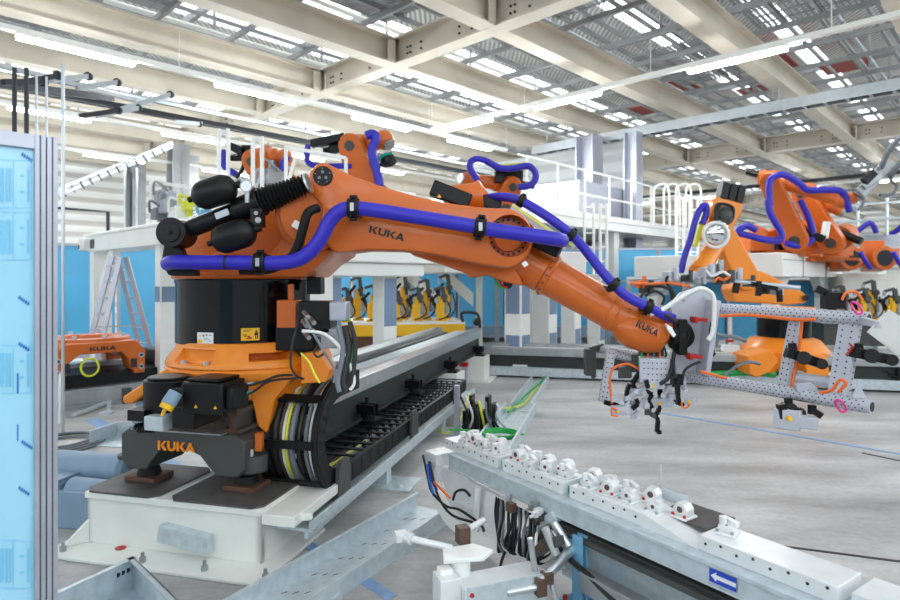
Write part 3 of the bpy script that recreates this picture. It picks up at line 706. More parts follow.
for k in range(26):
    a = math.radians(200+k*13); s = .07+.2*((k*7) % 5)/5
    d = u*math.cos(a*1.9)+v*math.sin(a*1.9)
    if d.y < .1:
        q = f3+ax4*s+d*.1155; mb.cyl(q-d*.01, q+d*.003, .006, n=6)
part(wr, 'wrist_bolt', mb, 'dark')
def on_cyl_text(o, dx, dn, wd, ht, rad):
    m = MB(); kuka(m, V((0,0,0)), X, Z, wd, ht, .003)
    up = dn.cross(dx).normalized(); up = up if up.z > 0 else -up; out_ = MB(); vs = []
    for q in m.v:
        a = (q.z-ht/2)/rad; vs.append(o+dx*q.x+(dn*math.cos(a)+up*math.sin(a))*(rad-q.y) - dn*rad)
    return out_.add(vs, m.f)
o_ = at(637,323.0,3.525)
part(wr, 'lettering', on_cyl_text(o_, (at(661,335,3.47)-o_).normalized(), V((-.08,-1,.06)).normalized(), .130, .040, .118), 'black_print')
mb = MB(); mb.lathe(at(669,334,3.66), V((1,-.12,-.06)).normalized(), [(0,.05),(.01,.085),(.04,.095),(.075,.095)], 40); part(wr, 'flange', mb, 'black', .003)
mb = MB(); q = at(668,330,3.50); mb.prism([at(666,323.5,3.50), at(672,327.5,3.5), at(676,335,3.5), at(674,337.5,3.5), at(668,330,3.5)], V((0,.03,0))); part(wr, 'white_cap', mb, 'white_sticker')
# hoses and clamps
hp = [at(176,266,3.60), at(168,264,3.46), at(174,262.2,3.35), at(200,262.3,3.33), at(240,262.5,3.33), at(275,263,3.33), at(297,260,3.33), at(312,250,3.33), at(322,236,3.33), at(330,221,3.33), at(340,211,3.33), at(354,208.2,3.33), at(380,211,3.33), at(420,217.5,3.33), at(460,224,3.33), at(500,231,3.33), at(540,236.5,3.33), at(556,239.2,3.36), at(562,240.5,3.45), at(558,240,3.62), at(545,236,3.72)]
mb = MB(); mb.tube(hp, .040, n=20); hz_ = part(R_, 'blue_hose', mb, 'blue', label='thick blue hose along the arm')
mb = MB(); mb.tube([at(225.5,262.4,3.33), at(228,262.4,3.33)], .0412, n=20, smooth=False); part(hz_, 'hose_mark', mb, 'black_print')
mb = MB(); mb.tube([at(222,262.4,3.33-.036), at(231,262.5,3.33-.036)], .006, n=8, smooth=False)
def hose_clamp(x, y, dx, dy, Yq=3.33, s=1., lab=None):
    m = MB(); c = at(x,y,Yq); a = V((dx,0,-dy)).normalized(); u = V((0,1,0)); v = a.cross(u)
    m.lathe(c-a*.032*s, a, [(0,.044*s),(.002,.054*s),(.022*s,.056*s),(.024*s,.050*s),(.04*s,.050*s),(.042*s,.056*s),(.062*s,.054*s),(.064*s,.044*s)], 24)
    m.box(Fr(c, a, u, v), -.03*s, .03*s, .0, .12*s, -.045*s, .045*s)
    for q in (-1, 1): m.cyl(c+v*q*.06*s-a*.02*s, c+v*q*.06*s+a*.02*s, .012*s, n=8)
    return m
for x, y, dx, dy in ((260.5,262.5,1,0), (353.5,208,1,0), (480,227.5,1,.16)):
    mb = hose_clamp(x,y,dx,dy); cl = part(R_, 'hose_clamp', mb, 'black', .003, 'black two-part hose clamp')
    m2 = MB(); c = at(x,y,3.33); m2.box(Fr(c+V((0,-.055,0)), X, Y_), -.010,.010,-.004,.002,-.022,.022); part(cl, 'number_tag', m2, 'alu')
mb = MB(); mb.tube([at(318,208,3.40), at(308,213,3.36), at(303,228,3.36), at(298,246,3.37), at(290,258,3.38), at(270,269,3.38), at(240,270,3.38)], .026, n=14); part(R_, 'black_hose', mb, 'rubber')
mb = MB(); mb.tube([at(472,206,4.05), at(486,199,3.95), at(503,197,3.85), at(521,201,3.78), at(548,217,3.70), at(573,236,3.66), at(590,256,3.60), at(605,275,3.55), at(625,295,3.52), at(648,307,3.50), at(662,314,3.52), at(672,318,3.58)], .029, n=16); h2 = part(R_, 'blue_hose', mb, 'blue', label='thinner blue hose arching over the elbow to the wrist')
for x, y, dx, dy, Yq in ((521,201,1,.5,3.78),(571,235,1,.9,3.66),(613,285,1,1.0,3.53),(648,307,1,.5,3.50)):
    part(R_, 'hose_clamp', hose_clamp(x,y,dx,dy,Yq,.72), 'black', .003)
mb = MB(); mb.bar(at(512,207,3.72), at(574,249,3.62), .05, .045); br = part(R_, 'hose_bracket', mb, 'alu'); mb = MB(); mb.bar(at(512.5,205,3.69), at(573,246,3.59), .03, .012); part(br, 'lime_strip', mb, 'limey')
mb = MB(); mb.bar(at(530,238,3.68), at(560,252,3.62), .09, .08); part(R_, 'hose_guide', mb, 'black', .01)
mb = MB(); mb.tube([at(493,272,3.8), at(497,284,3.78), at(505,288,3.75), at(509,281,3.8)], .008, n=8); part(R_, 'cable', mb, 'green'); mb = MB(); mb.tube([at(497,274,3.8), at(501,284,3.76), at(507,287,3.74), at(512,280,3.8)], .007, n=8); part(R_, 'cable', mb, 'red')
mb = MB(); mb.ball(at(508,284,3.76), .03); part(R_, 'cable_knot', mb, 'black')
# motors ahead of the base
mb = MB(); c = at(169,378,3.52); mb.cyl(V((c.x,c.y,.84)), V((c.x,c.y,1.03)), .135, n=36); mb.cyl(V((c.x,c.y,1.03)), V((c.x,c.y,1.045)), .115, n=36); mb.box(Fr((c.x+.1,c.y-.02,0), P, T), 0, .16, -.12, .12, .86, 1.0); part(R_, 'drive_motor', mb, 'black', .01)
mb = MB(); q = Fr(at(214,395,3.36), P, T); mb.cbox(q, .25, .22, .17); mb.box(q, -.10,.10,-.1,.1,.085,.105); mb.box(q, -.145,-.125,-.09,.09,-.07,.07); mb.box(q, .125,.17,-.08,.08,-.06,.06); dm = part(R_, 'drive_motor', mb, 'black', .012, 'square black drive motor with yellow marks')
mb = MB()
for x in (-.03, .09): mb.prism([q.p(x-.01,-.113,-.05), q.p(x+.01,-.113,-.05), q.p(x,-.113,-.032)], T*-.003)
parts(dm, 'warning_mark', mb, 'yellow')
mb = MB(); a_ = at(176,392,3.25); b_ = at(163,413,3.2); mb.cyl(a_, a_+(b_-a_)*.6, .036, .040, n=20); gp = part(R_, 'gland_plug', mb, 'motor', .003, 'grey-blue connector plug'); mb = MB(); mb.cyl(a_+(b_-a_)*.6, a_+(b_-a_)*.82, .036, n=20); mb.cyl(a_+(b_-a_)*.85, b_+(b_-a_)*.15, .012, .006, n=10); part(gp, 'gland_ring', mb, 'yellow')
mb = MB(); mb.box(Fr(at(161,423,3.36), P, T), -.07,.05,-.05,.10,-.035,.045); parts(R_, 'terminal_box', mb, 'galv', .006); mb = MB(); mb.box(Fr(at(189,416,3.34), P, T), -.07,.07,-.05,.2,-.06,.06); parts(R_, 'terminal_box', mb, 'black', .006)
mb = MB()
for i in range(7): mb.tube([at(136+2.4*i,424-.5*i,3.42), at(133+2.6*i,430,3.36), at(138+2.6*i,432,3.32)], .006, n=6)
mb.box(Fr(at(143,414,3.42), P, T), -.06,.05,-.05,.05,-.03,.03); part(R_, 'ribbed_coupling', mb, 'black')
# connector panel at the right of the drum
mb = MB(); mb.box(Fr(at(287,314,3.72), X, Y_), -.058,.06,-.02,.12,-.085,.085); mb.bar(at(291,284,3.75), at(291,300,3.75), .04, .03); cp = part(R_, 'connector_plate', mb, 'orange', .004)
mb = MB(); mb.box(Fr(at(291,338,3.72), X, Y_), -.09,.13,-.02,.2,-.075,.07); mb.box(Fr(at(316,318,3.66), X, Y_), -.10,.09,-.03,.2,-.09,.10); mb.box(Fr(at(317,288,3.9), X, Y_), -.06,.03,-.03,.1,-.04,.07); cb2 = part(R_, 'connector_box', mb, 'black', .006)
mb = MB(); mb.box(Fr(at(337,312,3.6), X, Y_), -.04,.06,-.03,.12,-.05,.06); part(cb2, 'plug', mb, 'alu', .006); mb = MB(); mb.box(Fr(at(330,338,3.66), X, Y_), -.05,.05,-.03,.06,-.06,.06); part(cb2, 'plug', mb, 'steel2', .006)
mb = MB()
for x,y in ((304,312),(310,318),(303,321),(309,326),(305,333)): mb.cyl(at(x,y,3.60), at(x+4,y+5,3.52), .014, n=10)
parts(cb2, 'fitting', mb, 'steel')
mb = MB(); mb.box(Fr(at(316,352,3.8), X, Y_), -.12,.02,-.02,.2,-.1,.1); part(R_, 'valve_block', mb, 'black', .006)
mb = MB(); mb.prism([at(x,y,3.62) for x,y in ((301,354),(318,352),(330,370),(326,382),(301,384))], V((0,.2,0))); part(R_, 'cable_bracket', mb, 'orange_lit', .006)
for pts, r_, m, l in (([(338,326),(343,345),(342,362),(338,380),(340,392)],.017,'cablegr','grey-blue hose down to the chain'),([(345,326),(349,346),(347,366),(344,382),(346,392)],.019,'cable','black hose'),([(350,322),(355,342),(354,366),(351,384)],.014,'cable','black hose'),([(302,331),(324,334),(342,350),(352,370),(354,383),(350,390)],.010,'cablew','white cable loop'),([(305,318),(320,345),(334,368),(334,383)],.008,'cablegr','thin grey cable'),
    ([(348,318),(354,330),(353,350),(349,372)],.005,'green','green earth cable'),([(301,353),(309,362),(315,375),(320,383)],.006,'limey','yellow-green cable'),([(297,326),(292,345),(291,366),(297,376),(304,379)],.007,'cable','black cable'),([(293,375),(277,376),(262,382),(246,386)],.007,'cable','black cable'),([(297,378),(270,381),(256,390),(245,396)],.007,'cable','black cable'),([(318,345),(314,352),(318,357),(326,352)],.006,'cable','small black loop')):
    mb = MB(); mb.tube([at(x,y,3.48-.0012*(y-300)) for x,y in pts], r_, n=10); part(R_, 'cable', mb, m, label=l)
mb = MB(); mb.cyl(at(243,386,3.4), at(254,383,3.4), .012, n=10); mb.cyl(at(243,396,3.38), at(253,391,3.38), .011, n=10); pl = part(R_, 'cable_plug', mb, 'steel2'); mb = MB(); mb.cyl(at(247,393.8,3.38), at(250,392.4,3.38), .0125, n=10); part(pl, 'green_ring', mb, 'green')
mb = MB(); mb.box(Fr(at(259.5,441,3.62), X, Y_), -.025,.02,-.02,.03,-.06,.05); part(R_, 'padlock_block', mb, 'orange', .006)
# ================================================================== GRIPPER FRAME ON THE MAIN ROBOT
G_ = thing('robot_gripper', 'grey perforated gripper frame hanging on the wrist of the big orange robot', 'gripper', at(694,332,3.6))
def perf_tube(p0, p1, r, n=12, holes=True, step=.03):
    m = MB(); m.cyl(p0, p1, r, n=n)
    if holes:
        m.mi = 1; a = (p1-p0).normalized(); u, v = perp(a); L_ = (p1-p0).length; k = 0; s = .03
        while s < L_-.02:
            for j in range(n):
                t = 2*math.pi*(j+.5)/n; d = u*math.cos(t)+v*math.sin(t); rr = r*math.cos(math.pi/n)
                q = p0+a*(s+(step/2 if j % 2 else 0)); m.cyl(q+d*(rr-.004), q+d*(rr+.0006), r*.12, n=6) if d.y < .3 else None
            s += step
        for q in (p0, p1): m.cyl(q-a*.002, q+a*.002, r*.72, n=8)
    m.mi = 0; return m
g0, g1 = at(712,308.5,3.62), at(869,319,2.92)
h0, h1 = at(676,374,3.74), at(872,407,2.86)
part(G_, 'upper_tube', perf_tube(g0, g1, .034), ['perf','hole'])
part(G_, 'lower_tube', perf_tube(h0, h1, .034), ['perf','hole'])
def perf_flat(p0, p1, w_, t_, n_):
    m = MB(); m.bar(p0, p1, t_, w_, up=n_); a = (p1-p0).normalized(); side = a.cross(n_).normalized(); v = side.cross(a); m.mi = 1; L_ = (p1-p0).length; s = .02
    if side.y > 0: side = -side
    k = 0
    while s < L_-.01:
        for e in (-.25, .25): q = p0+a*s+v*e*w_; m.cyl(q+side*(t_/2-.002), q+side*(t_/2+.0006), .0048, n=6)
        for e in (-.2,): q = p0+a*(s+.02)+side*e*t_; m.cyl(q+v*(w_/2-.002), q+v*(w_/2+.001), .006, n=6); m.cyl(q-v*(w_/2-.002), q-v*(w_/2+.001), .006, n=6)
        s += .03
    m.mi = 0; return m
ga = (g1-g0).normalized()
part(G_, 'upright', perf_flat(at(851,321,3.0), at(838,399,3.02), .085, .05, ga), ['perf','hole'])
part(G_, 'upright', perf_flat(at(797,316,3.26), at(783,392,3.27), .055, .045, ga), ['perf','hole'])
# adapter plate and tool changer
mb = MB(); mb.prism([at(x,y,3.66) for x,y in ((671,304),(681,293),(697,288),(712,291),(713,330),(703,374),(690,376),(676,374),(672,340))], V((.01,.06,0)))
mb.bar(at(713,300,3.6), at(702,374,3.6), .03, .16, up=Y_)
pl = part(G_, 'adapter_plate', mb, 'perf', .005)
mb = MB()
for x,y in ((684,300),(704,298),(699,340),(697,366),(706,318)): mb.cyl(at(x,y,3.65), at(x,y,3.66), .009, n=10)
parts(pl, 'plate_bolt', mb, 'steel2')
mb = MB(); mb.cyl(at(677,335,3.63), at(682,336,3.65), .088, n=40); mb.cyl(at(681,336,3.64), at(685,336,3.66), .07, n=40); mb.box(Fr(at(680,336,3.60), X, Y_), -.02,.03,-.04,.06,-.11,.10); tc = part(G_, 'tool_changer', mb, 'black', .005)
for x,y in ((698,319.5),(693,356)):
    mb = MB(); mb.box(Fr(at(x,y,3.56), V((.98,0,-.1)), Y_), -.035,.045,-.03,.04,-.010,.012); mb.box(Fr(at(x-4,y,3.55), X, Y_), -.010,.010,-.04,.03,-.018,.018); part(tc, 'red_handle', mb, 'red', .003)
# left cluster
mb = MB(); mb.box(Fr(at(654,370,3.6), V((.97,-.25,0)), V((.25,.97,0))), -.085,.085,-.06,.06,-.07,.075); vb = part(G_, 'valve_terminal', mb, 'perf', .004)
mb = MB()
for i in range(6):
    for j in range(4): 
        q = Fr(at(654,370,3.6), V((.97,-.25,0)), V((.25,.97,0))).p(-.06+.024*i, -.0605, -.05+.033*j); mb.cyl(q, q-V((.25,.97,0))*.0015, .0045, n=6)
parts(vb, 'port', mb, 'hole')
part(G_, 'hanging_upright', perf_flat(at(611,350,3.75), at(603,402,3.72), .05, .04, X), ['perf','hole'])
part(G_, 'cross_tube', perf_tube(at(610,352,3.78), at(676,372,3.74), .03), ['perf','hole'])
part(G_, 'cross_tube', perf_tube(at(594,348,4.3), at(640,356,3.8), .03), ['perf','hole'])
def pin_clamp(pts, jaw, label=None):
    """a small grey clamp body with black finger"""
    mb = MB(); (x,y,Yq), s = pts; mb.box(Fr(at(x,y,Yq), V((.9,-.3,.12)), V((.3,.95,0))), -.045*s,.045*s,-.025*s,.025*s,-.022*s,.022*s); mb.cyl(at(x,y,Yq)+V((.03*s,-.04*s,0)), at(x,y,Yq)+V((.03*s,.04*s,0)), .017*s, n=14); mb.box(Fr(at(x+5,y-4,Yq), V((.7,-.2,.6)), V((.3,.95,0))), -.03*s,.03*s,-.02*s,.02*s,-.012*s,.012*s)
    k = part(G_, 'clamp', mb, 'perf', .003, label)
    mb = MB()
    for a, b in zip(jaw, jaw[1:]): mb.bar(at(a[0],a[1],Yq-.02), at(b[0],b[1],Yq-.02), .022, .022)
    part(k, 'finger', mb, 'black')
    mb = MB(); q = at(x,y,Yq)+V((-.02*s,-.032*s,.0)); mb.cyl(q, q-V((0,.008,0)), .009, n=8); part(k, 'yellow_dot', mb, 'yellow')
    return k
pin_clamp(((620,410,3.55),1.2), [(632,409),(638,404),(636,399)])
pin_clamp(((639,404,3.6),1.1), [(652,408),(648,400),(652,394),(646,391)])
pin_clamp(((661,402,3.6),1.3), [(660,405),(658,412),(655,415),(658,420),(657,432),(661,432)])
pin_clamp(((690,401,3.5),.7), [(679,404),(677,390),(680,374)])
pin_clamp(((637,392,3.6),1.0), [(626,402),(627,390),(630,384)])
pin_clamp(((655,385,3.55),1.0), [(648,388),(646,380)])
mb = MB()
for pts in (((604,402),(616,405),(628,404),(629,396)),((640,372),(632,384),(637,392)),((660,381),(660,395),(662,404)),((676,378),(678,392),(676,402),(684,405))):
    for a, b in zip(pts, pts[1:]): mb.bar(at(*a,3.62), at(*b,3.62), .022, .028)
part(G_, 'finger_arm', mb, 'black', .003)
mb = MB()
for x,y,s in ((640,360,.05),(632,366,.04),(668,366,.05),(672,380,.045),(646,352,.04),(625,372,.04),(655,351,.05)): mb.box(Fr(at(x,y,3.75), V((.95,-.3,.05)), V((.3,.95,0))), -s,s,-.05,.05,-s*.8,s*.8)
parts(G_, 'sensor_block', mb, 'dark', .004)
mb = MB(); mb.box(Fr(at(592,362,4.2), X, Y_), -.05,.02,-.04,.04,-.09,.09); mb.bar(at(590,350,4.2), at(604,346,4.2), .04,.04); mb.bar(at(589,366,4.2), at(594,378,4.2), .03,.03); part(G_, 'side_clamp', mb, 'dark', .004)
for x,y,dx,dy in ((644,376,6,10),(668,388,-5,8),(682,380,4,12),(628,398,8,-6),(648,412,6,4),(672,396,8,4),(615,399,7,4),(634,416,5,-7)):
    mb = MB(); mb.bar(at(x,y,3.56), at(x+dx,y+dy,3.54), .018,.024); mb.cyl(at(x+dx,y+dy,3.52), at(x+dx,y+dy,3.58), .014, n=10); mb.box(Fr(at(x,y,3.57), V((.9,-.3,.2)), V((.3,.95,0))), -.02,.02,-.02,.02,-.014,.014); part(G_, 'link_piece', mb, ('perf','dark','steel2')[(x+y) % 3], .002)
# clamps on the frame
for x0,y0,x1,y1,Yq in ((786,352,822,364,3.15),(852,352,892,360,2.95),(782,407,800,413,3.1)):
    mb = MB(); mb.bar(at(x0,y0,Yq), at(x1,y1,Yq), .045, .05); mb.cyl(at((x0+x1)/2,(y0+y1)/2,Yq-.05), at((x0+x1)/2,(y0+y1)/2,Yq+.06), .035, n=14); mb.cyl(at(x1,y1,Yq-.04), at(x1,y1,Yq+.04), .028, n=12); mb.bar(at(x0+6,y0-9,Yq), at(x0+8,y0+6,Yq), .035,.03); part(G_, 'clamp', mb, 'black', .004, 'black pneumatic clamp')
mb = MB(); mb.box(Fr(at(790,419,3.05), V((.8,-.6,0)), V((.6,.8,0))), -.07,.05,-.04,.04,-.05,.05); mb.box(Fr(at(806,422,3.0), V((.8,-.6,0)), V((.6,.8,0))), -.06,.05,-.03,.03,-.03,.03); k = part(G_, 'clamp', mb, 'perf', .005, 'grey clamp under the lower tube')
mb = MB(); mb.bar(at(781,404,3.05), at(783,418,3.05), .03,.04); mb.bar(at(812,410,3.0), at(822,416,2.98), .03,.03); mb.bar(at(812,405,3.0), at(812,414,3.0), .025,.03); mb.cyl(at(795,408,3.05), at(795,416,3.05), .03, n=12); part(k, 'finger', mb, 'black')
mb = MB(); q = at(788,418,3.0); mb.cyl(q, q-V((0,.02,0)), .012, n=10); part(k, 'yellow_dot', mb, 'yellow')
mb = MB(); mb.cyl(at(800,378,3.2), at(842,384,3.05), .03, n=8); mb.cyl(at(797,377,3.22), at(802,378,3.2), .036, n=12); mb.prism([at(x,y,3.1) for x,y in ((797,384),(812,383),(826,396),(797,392))], V((0,.02,0))); parts(G_, 'brace', mb, 'perf', .003)
mb = MB(); mb.prism([at(x,y,2.9) for x,y in ((852,398),(858,382),(866,398))], V((.02,.03,0))); part(G_, 'gusset', mb, 'perf')
mb = MB(); mb.prism([at(867,332,2.75), at(889,309.5,2.66), at(910,322,2.60), at(912,360,2.62), at(896,354,2.68)], V((.004,.008,0))); part(G_, 'guard_plate', mb, 'film2', label='pale sheet bolted at the outer end of the frame') if False else part(G_, 'guard_plate', mb, 'white', label='pale sheet at the outer end of the frame')
mb = MB(); mb.bar(at(862,320,2.93), at(880,325,2.70), .03,.03); part(G_, 'plate_bracket', mb, 'perf')
# cables on the gripper
for pts, r_, m, Yq in (([(708,340),(713,330),(714,300),(708,291),(698,289),(680,298),(662,310),(650,314)],.014,'cablew',3.5),([(720,316),(745,315),(770,317),(800,320),(815,319)],.009,'cableor',3.45),([(700,371),(730,379),(765,385),(790,386)],.008,'cableor',3.45),
    ([(802,320),(800,340),(795,370),(790,392)],.008,'cableor',3.2),([(713,322),(711,338),(712,352),(714,355)],.016,'cable',3.55),([(674,352),(672,366),(668,378),(660,384)],.012,'cable',3.5),([(612,404),(610,380),(614,368),(628,364),(640,370)],.007,'cableor',3.6),
    ([(715,334),(724,336),(735,337),(746,341)],.012,'cablegr',3.6),([(676,322),(668,316),(660,314)],.01,'cable',3.5),([(820,393),(832,390),(840,380),(846,384),(838,392)],.007,'cableor',3.0),([(700,362),(690,366),(684,372),(682,385)],.008,'cable',3.5),([(618,411),(612,408),(612,415),(618,416)],.005,'cableor',3.52),([(690,404),(686,408),(682,406),(682,402)],.005,'cableor',3.45),
    ([(722,380),(734,368),(748,362),(760,364)],.010,'cablegr',3.6),([(846,355),(852,348),(850,344)],.005,'red',2.95)):
    mb = MB(); mb.tube([at(x,y,Yq-(max(0,x-720)*.004 if len(pts)==5 and m=='cableor' else 0)) for x,y in pts], r_, n=8); part(G_, 'cable', mb, m)
for x,y,Yq in ((858,306,2.96),(842,404,2.98)):
    mb = MB(); mb.tube([at(x-7,y-2,Yq-.02), at(x-4,y-4,Yq-.04), at(x+2,y,Yq-.05), at(x+4,y+6,Yq-.05), at(x,y+8,Yq-.05), at(x-4,y+4,Yq-.05)], .006, n=6, closed=True); part(G_, 'cable_tie', mb, 'pink', label='bright pink tie')
for k in range(5):
    mb = MB(); x = 640+k*6; mb.tube([at(x,346,3.7), at(x+2,355,3.62), at(x-1,362,3.62), at(x+4,372,3.6)], .006, n=6); part(G_, 'cable', mb, ('green','cableor','cablegr','cableor','cable')[k])

# ================================================================== BACKGROUND ROBOTS
def robot(label, base, sh, el, wr, fl_, col='orange', base_r=.6, hose=1, drum=True, nrm=None, group=None, cast=True, arms=True, k_=1.):
    base, sh, el, wr, fl_ = map(V, (base, sh, el, wr, fl_))
    r = thing('industrial_robot', label, 'industrial robot', base, group)
    n = V(nrm).normalized() if nrm else (el-sh).cross(wr-el)
    if n.length < 1e-4: n = V((0,-1,0))
    n.normalize(); n = -n if n.y > 0 else n
    h = sh.z-base.z
    if cast:
        mb = MB(); mb.lathe(base, Z, [(0,base_r*.8),(h*.12,base_r*.95),(h*.25,base_r),(h*.38,base_r*.8),(h*.42,base_r*.6)], 32)
        for k in range(4):
            a = math.pi/4+math.pi/2*k; d = V((math.cos(a), math.sin(a), 0)); mb.bar(base+d*base_r*.5+Z*h*.16, base+d*base_r*1.35+Z*h*.08, .3*base_r, h*.14)
        part(r, 'base', mb, 'orange_lit' if col == 'orange_lit' else col, .01)
    if drum: mb = MB(); mb.cyl(base+Z*h*.40, base+Z*h*.74, base_r*.62, n=32); part(r, 'drum', mb, 'gloss')
    mb = MB(); mb.cyl(base+Z*h*.72, base+Z*h*.80, base_r*.7, n=32); side = n.cross(Z).normalized()
    mb.link(V((base.x,base.y,base.z+h*.82)), base_r*.5, sh, .24*k_, n, .34) if arms else None; part(r, 'rotating_column', mb, col, .015)
    if not arms: return r
    off = n*.20*k_; a = (el-sh).normalized()
    mb = MB(); mb.link(sh+off, .23*k_, el+off, .17*k_, n, .17*k_); arm_ = part(r, 'link_arm', mb, col, .015)
    mb = MB(); mb.cyl(sh+n*.285*k_, sh+n*.30*k_, .10*k_, n=24); mb.cyl(el+n*.285*k_, el+n*.30*k_, .07*k_, n=24); parts(arm_, 'joint_cap', mb, 'dark')
    b = (wr-el).normalized()
    mb = MB(); mb.cyl(el-n*.16, el+n*.13, .17*k_, n=28); mb.lathe(el-b*.26, b, [(0,.08),(.05,.145),(.3,.15),(.42,.135),(.44,.148),(.5,.148),(.52,.12),(.26+(wr-el).length,.10)], 28); part(r, 'forearm', mb, col, .008)
    mb = MB(); u, v = perp(b)
    for e in (-.11, 0, .11): mb.cyl(el-b*.26+n*e*.9+Z*.02, el-b*.46+n*e*.9+Z*.02, .048, n=14)
    parts(r, 'wrist_motor', mb, 'black')
    c = (fl_-wr)
    mb = MB(); mb.ball(wr, .135, 20); mb.cyl(wr, wr+c*.75, .12, .10, n=24); w_ = part(r, 'wrist', mb, col)
    mb = MB(); mb.cyl(wr+c*.75, fl_, .085, n=20); part(w_, 'flange', mb, 'steel2')
    if hose:
        o2 = n*.40; k = n.cross(a).normalized(); mb = MB()
        mb.tube([base+n*.45+Z*h*.75-side*.3, sh+o2-a*.15+k*.06, sh+o2+a*.1+k*.03, sh+o2+(el-sh)*.5, el+o2-a*.1, el+o2*1.02+a*.26+b*.02, el+o2*.8+a*.26+b*.3, el+n*.25+b*.55+a*.16, wr+n*.18-b*.12+a*.14, wr+n*.15+c*.3+a*.08, fl_+n*.06], .042, n=12); hh = part(r, 'blue_hose', mb, 'blue')
        mb = MB()
        for q, d in ((sh+o2+(el-sh)*.5, a), (el+n*.25+b*.55+a*.16, b)): mb.cyl(q-d*.04, q+d*.04, .062, n=14)
        part(hh, 'hose_clamp', mb, 'black')
    mb = MB(); bk = -side if side.dot(el-sh) > 0 else side
    mb.cyl(sh+n*.02+bk*.45-Z*.05, sh+n*.02+Z*.16+bk*.05, .075, n=18); part(r, 'counterbalance', mb, 'black')
    return r
# the robot on the rear track, right of the picture (its arm folded towards us)
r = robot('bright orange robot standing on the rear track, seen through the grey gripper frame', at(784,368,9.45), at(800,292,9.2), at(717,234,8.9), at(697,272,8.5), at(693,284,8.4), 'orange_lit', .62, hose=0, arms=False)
mb = MB(); mb.prism([at(x,y,8.8) for x,y in ((736,302),(731,290),(736,276),(750,268),(764,272),(803,292),(808,297),(806,303),(790,305))], V((0,.35,0))); part(r, 'shoulder_arm', mb, 'orange_lit', .02)
mb = MB(); mb.link(at(724,238,8.85), .15, at(744,278,8.85), .18, V((0,-1,0)), .25); part(r, 'link_arm', mb, 'orange_lit', .02)
mb = MB(); mb.prism([at(x,y,8.75) for x,y in ((706,238),(708,222),(714,199),(718,196),(744,204),(741,214),(733,228),(730,240))], V((0,.35,0))); hd = part(r, 'head', mb, 'orange_lit', .02)
mb = MB()
for i, x in enumerate((724,732,740)): mb.box(Fr(at(x,191+1.5*i,8.8), V((.95,0,-.2)), Y_, V((.2,0,.95))), -.05,.05,-.05,.15,-.13,.12)
parts(hd, 'wrist_motor', mb, 'black', .006)
mb = MB(); mb.lathe(at(716,233,8.45), V((0,-1,0)), [(0,.17),(.05,.17),(.09,.12),(.11,.01)], 32); part(r, 'elbow_cap', mb, 'chrome')
mb = MB(); mb.tube([at(716+12.5*math.cos(t),235+12.5*math.sin(t),8.34) for t in [2*math.pi*i/14 for i in range(14)]], .022, n=8, closed=True); part(r, 'hose_ring', mb, 'cablew')
mb = MB(); mb.ball(at(724,216,8.6), .14); part(r, 'gearbox', mb, 'dark')
mb = MB(); mb.tube([at(721,203,8.5), at(718,210,8.5), at(716,222,8.5), at(716,206,8.5), at(724,204,8.5), at(733,208,8.5), at(733,218,8.5)], .022, n=8); part(r, 'cable', mb, 'cable')
mb = MB(); mb.tube([at(x,y,8.6) for x,y in ((681,273),(684,258),(690,240),(696,218),(702,207),(706,206),(706,214),(702,224))], .045, n=12); part(r, 'blue_hose', mb, 'blue')
mb = MB(); mb.bar(at(704,212,8.65), at(695,246,8.65), .07, .06); part(r, 'lime_bracket', mb, 'limey')
# robots on the right platform
mb = MB(); mb.cyl(at(716,243,8.75), at(700,270,8.4), .14, .125, n=28); mb.cyl(at(700.5,269,8.41), at(698,273,8.36), .135, n=28); mb.cyl(at(698,273,8.36), at(695,279,7.75), .06, n=16); part(r, 'forearm', mb, 'orange_lit', .01)
mb = MB(); mb.cyl(at(806,298,8.78), at(806,298,8.74), .045, n=16); part(r, 'end_bore', mb, 'hole')
mb = MB(); mb.prism([at(x,y,8.75) for x,y in ((748,356),(772,350),(779,362),(770,372),(757,378),(750,374))], V((0,.5,0))); parts(r, 'base_leg', mb, 'orange_lit', .015)
mb = MB(); mb.prism([at(x,y,8.7) for x,y in ((797,350),(826,356),(830,372),(822,388),(810,386),(806,368))], V((0,.5,0))); parts(r, 'base_leg', mb, 'orange_lit', .015)
r1 = robot('orange robot on the right white platform with raised elbow, left one of the pair', at(776,258,12.2), at(797,238,11.6), at(772,180,11.6), at(842,201,11.0), at(860,196,10.9), 'orange', .6, hose=0)
mb = MB(); mb.tube([at(x,y,10.9) for x,y in ((768,200),(770,212),(775,222),(781,232),(780,240),(766,240),(750,236),(738,232),(746,226),(756,230))], .06, n=12); part(r1, 'blue_hose', mb, 'blue')
mb = MB(); mb.tube([at(x,y,10.9) for x,y in ((770,206),(769,188),(772,178),(784,175),(800,184),(808,190),(826,190),(842,192),(848,206),(850,212))], .06, n=12); part(r1, 'blue_hose', mb, 'blue')
r2 = robot('orange robot on the right white platform, right one of the pair with white cylinder', at(818,262,12.6), at(836,240,12.0), at(806,192,12.2), at(832,206,11.9), at(844,214,11.8), 'orange', .55, hose=0)
mb = MB(); mb.tube([at(x,y,11.4) for x,y in ((800,200),(808,216),(813,232),(812,240),(800,246),(786,243))], .06, n=12); part(r2, 'blue_hose', mb, 'blue')
mb = MB(); mb.cyl(at(827,222,11.6), at(824,238,11.6), .07, n=16); part(r2, 'white_cylinder', mb, 'white')
mb = MB(); mb.bar(at(744,243,11.9), at(846,249,12.6), .35, .3); mb.cyl(at(764,236,11.8), at(752,230,11.8), .13, n=16); part(r1, 'foot_beam', mb, 'orange', .01)
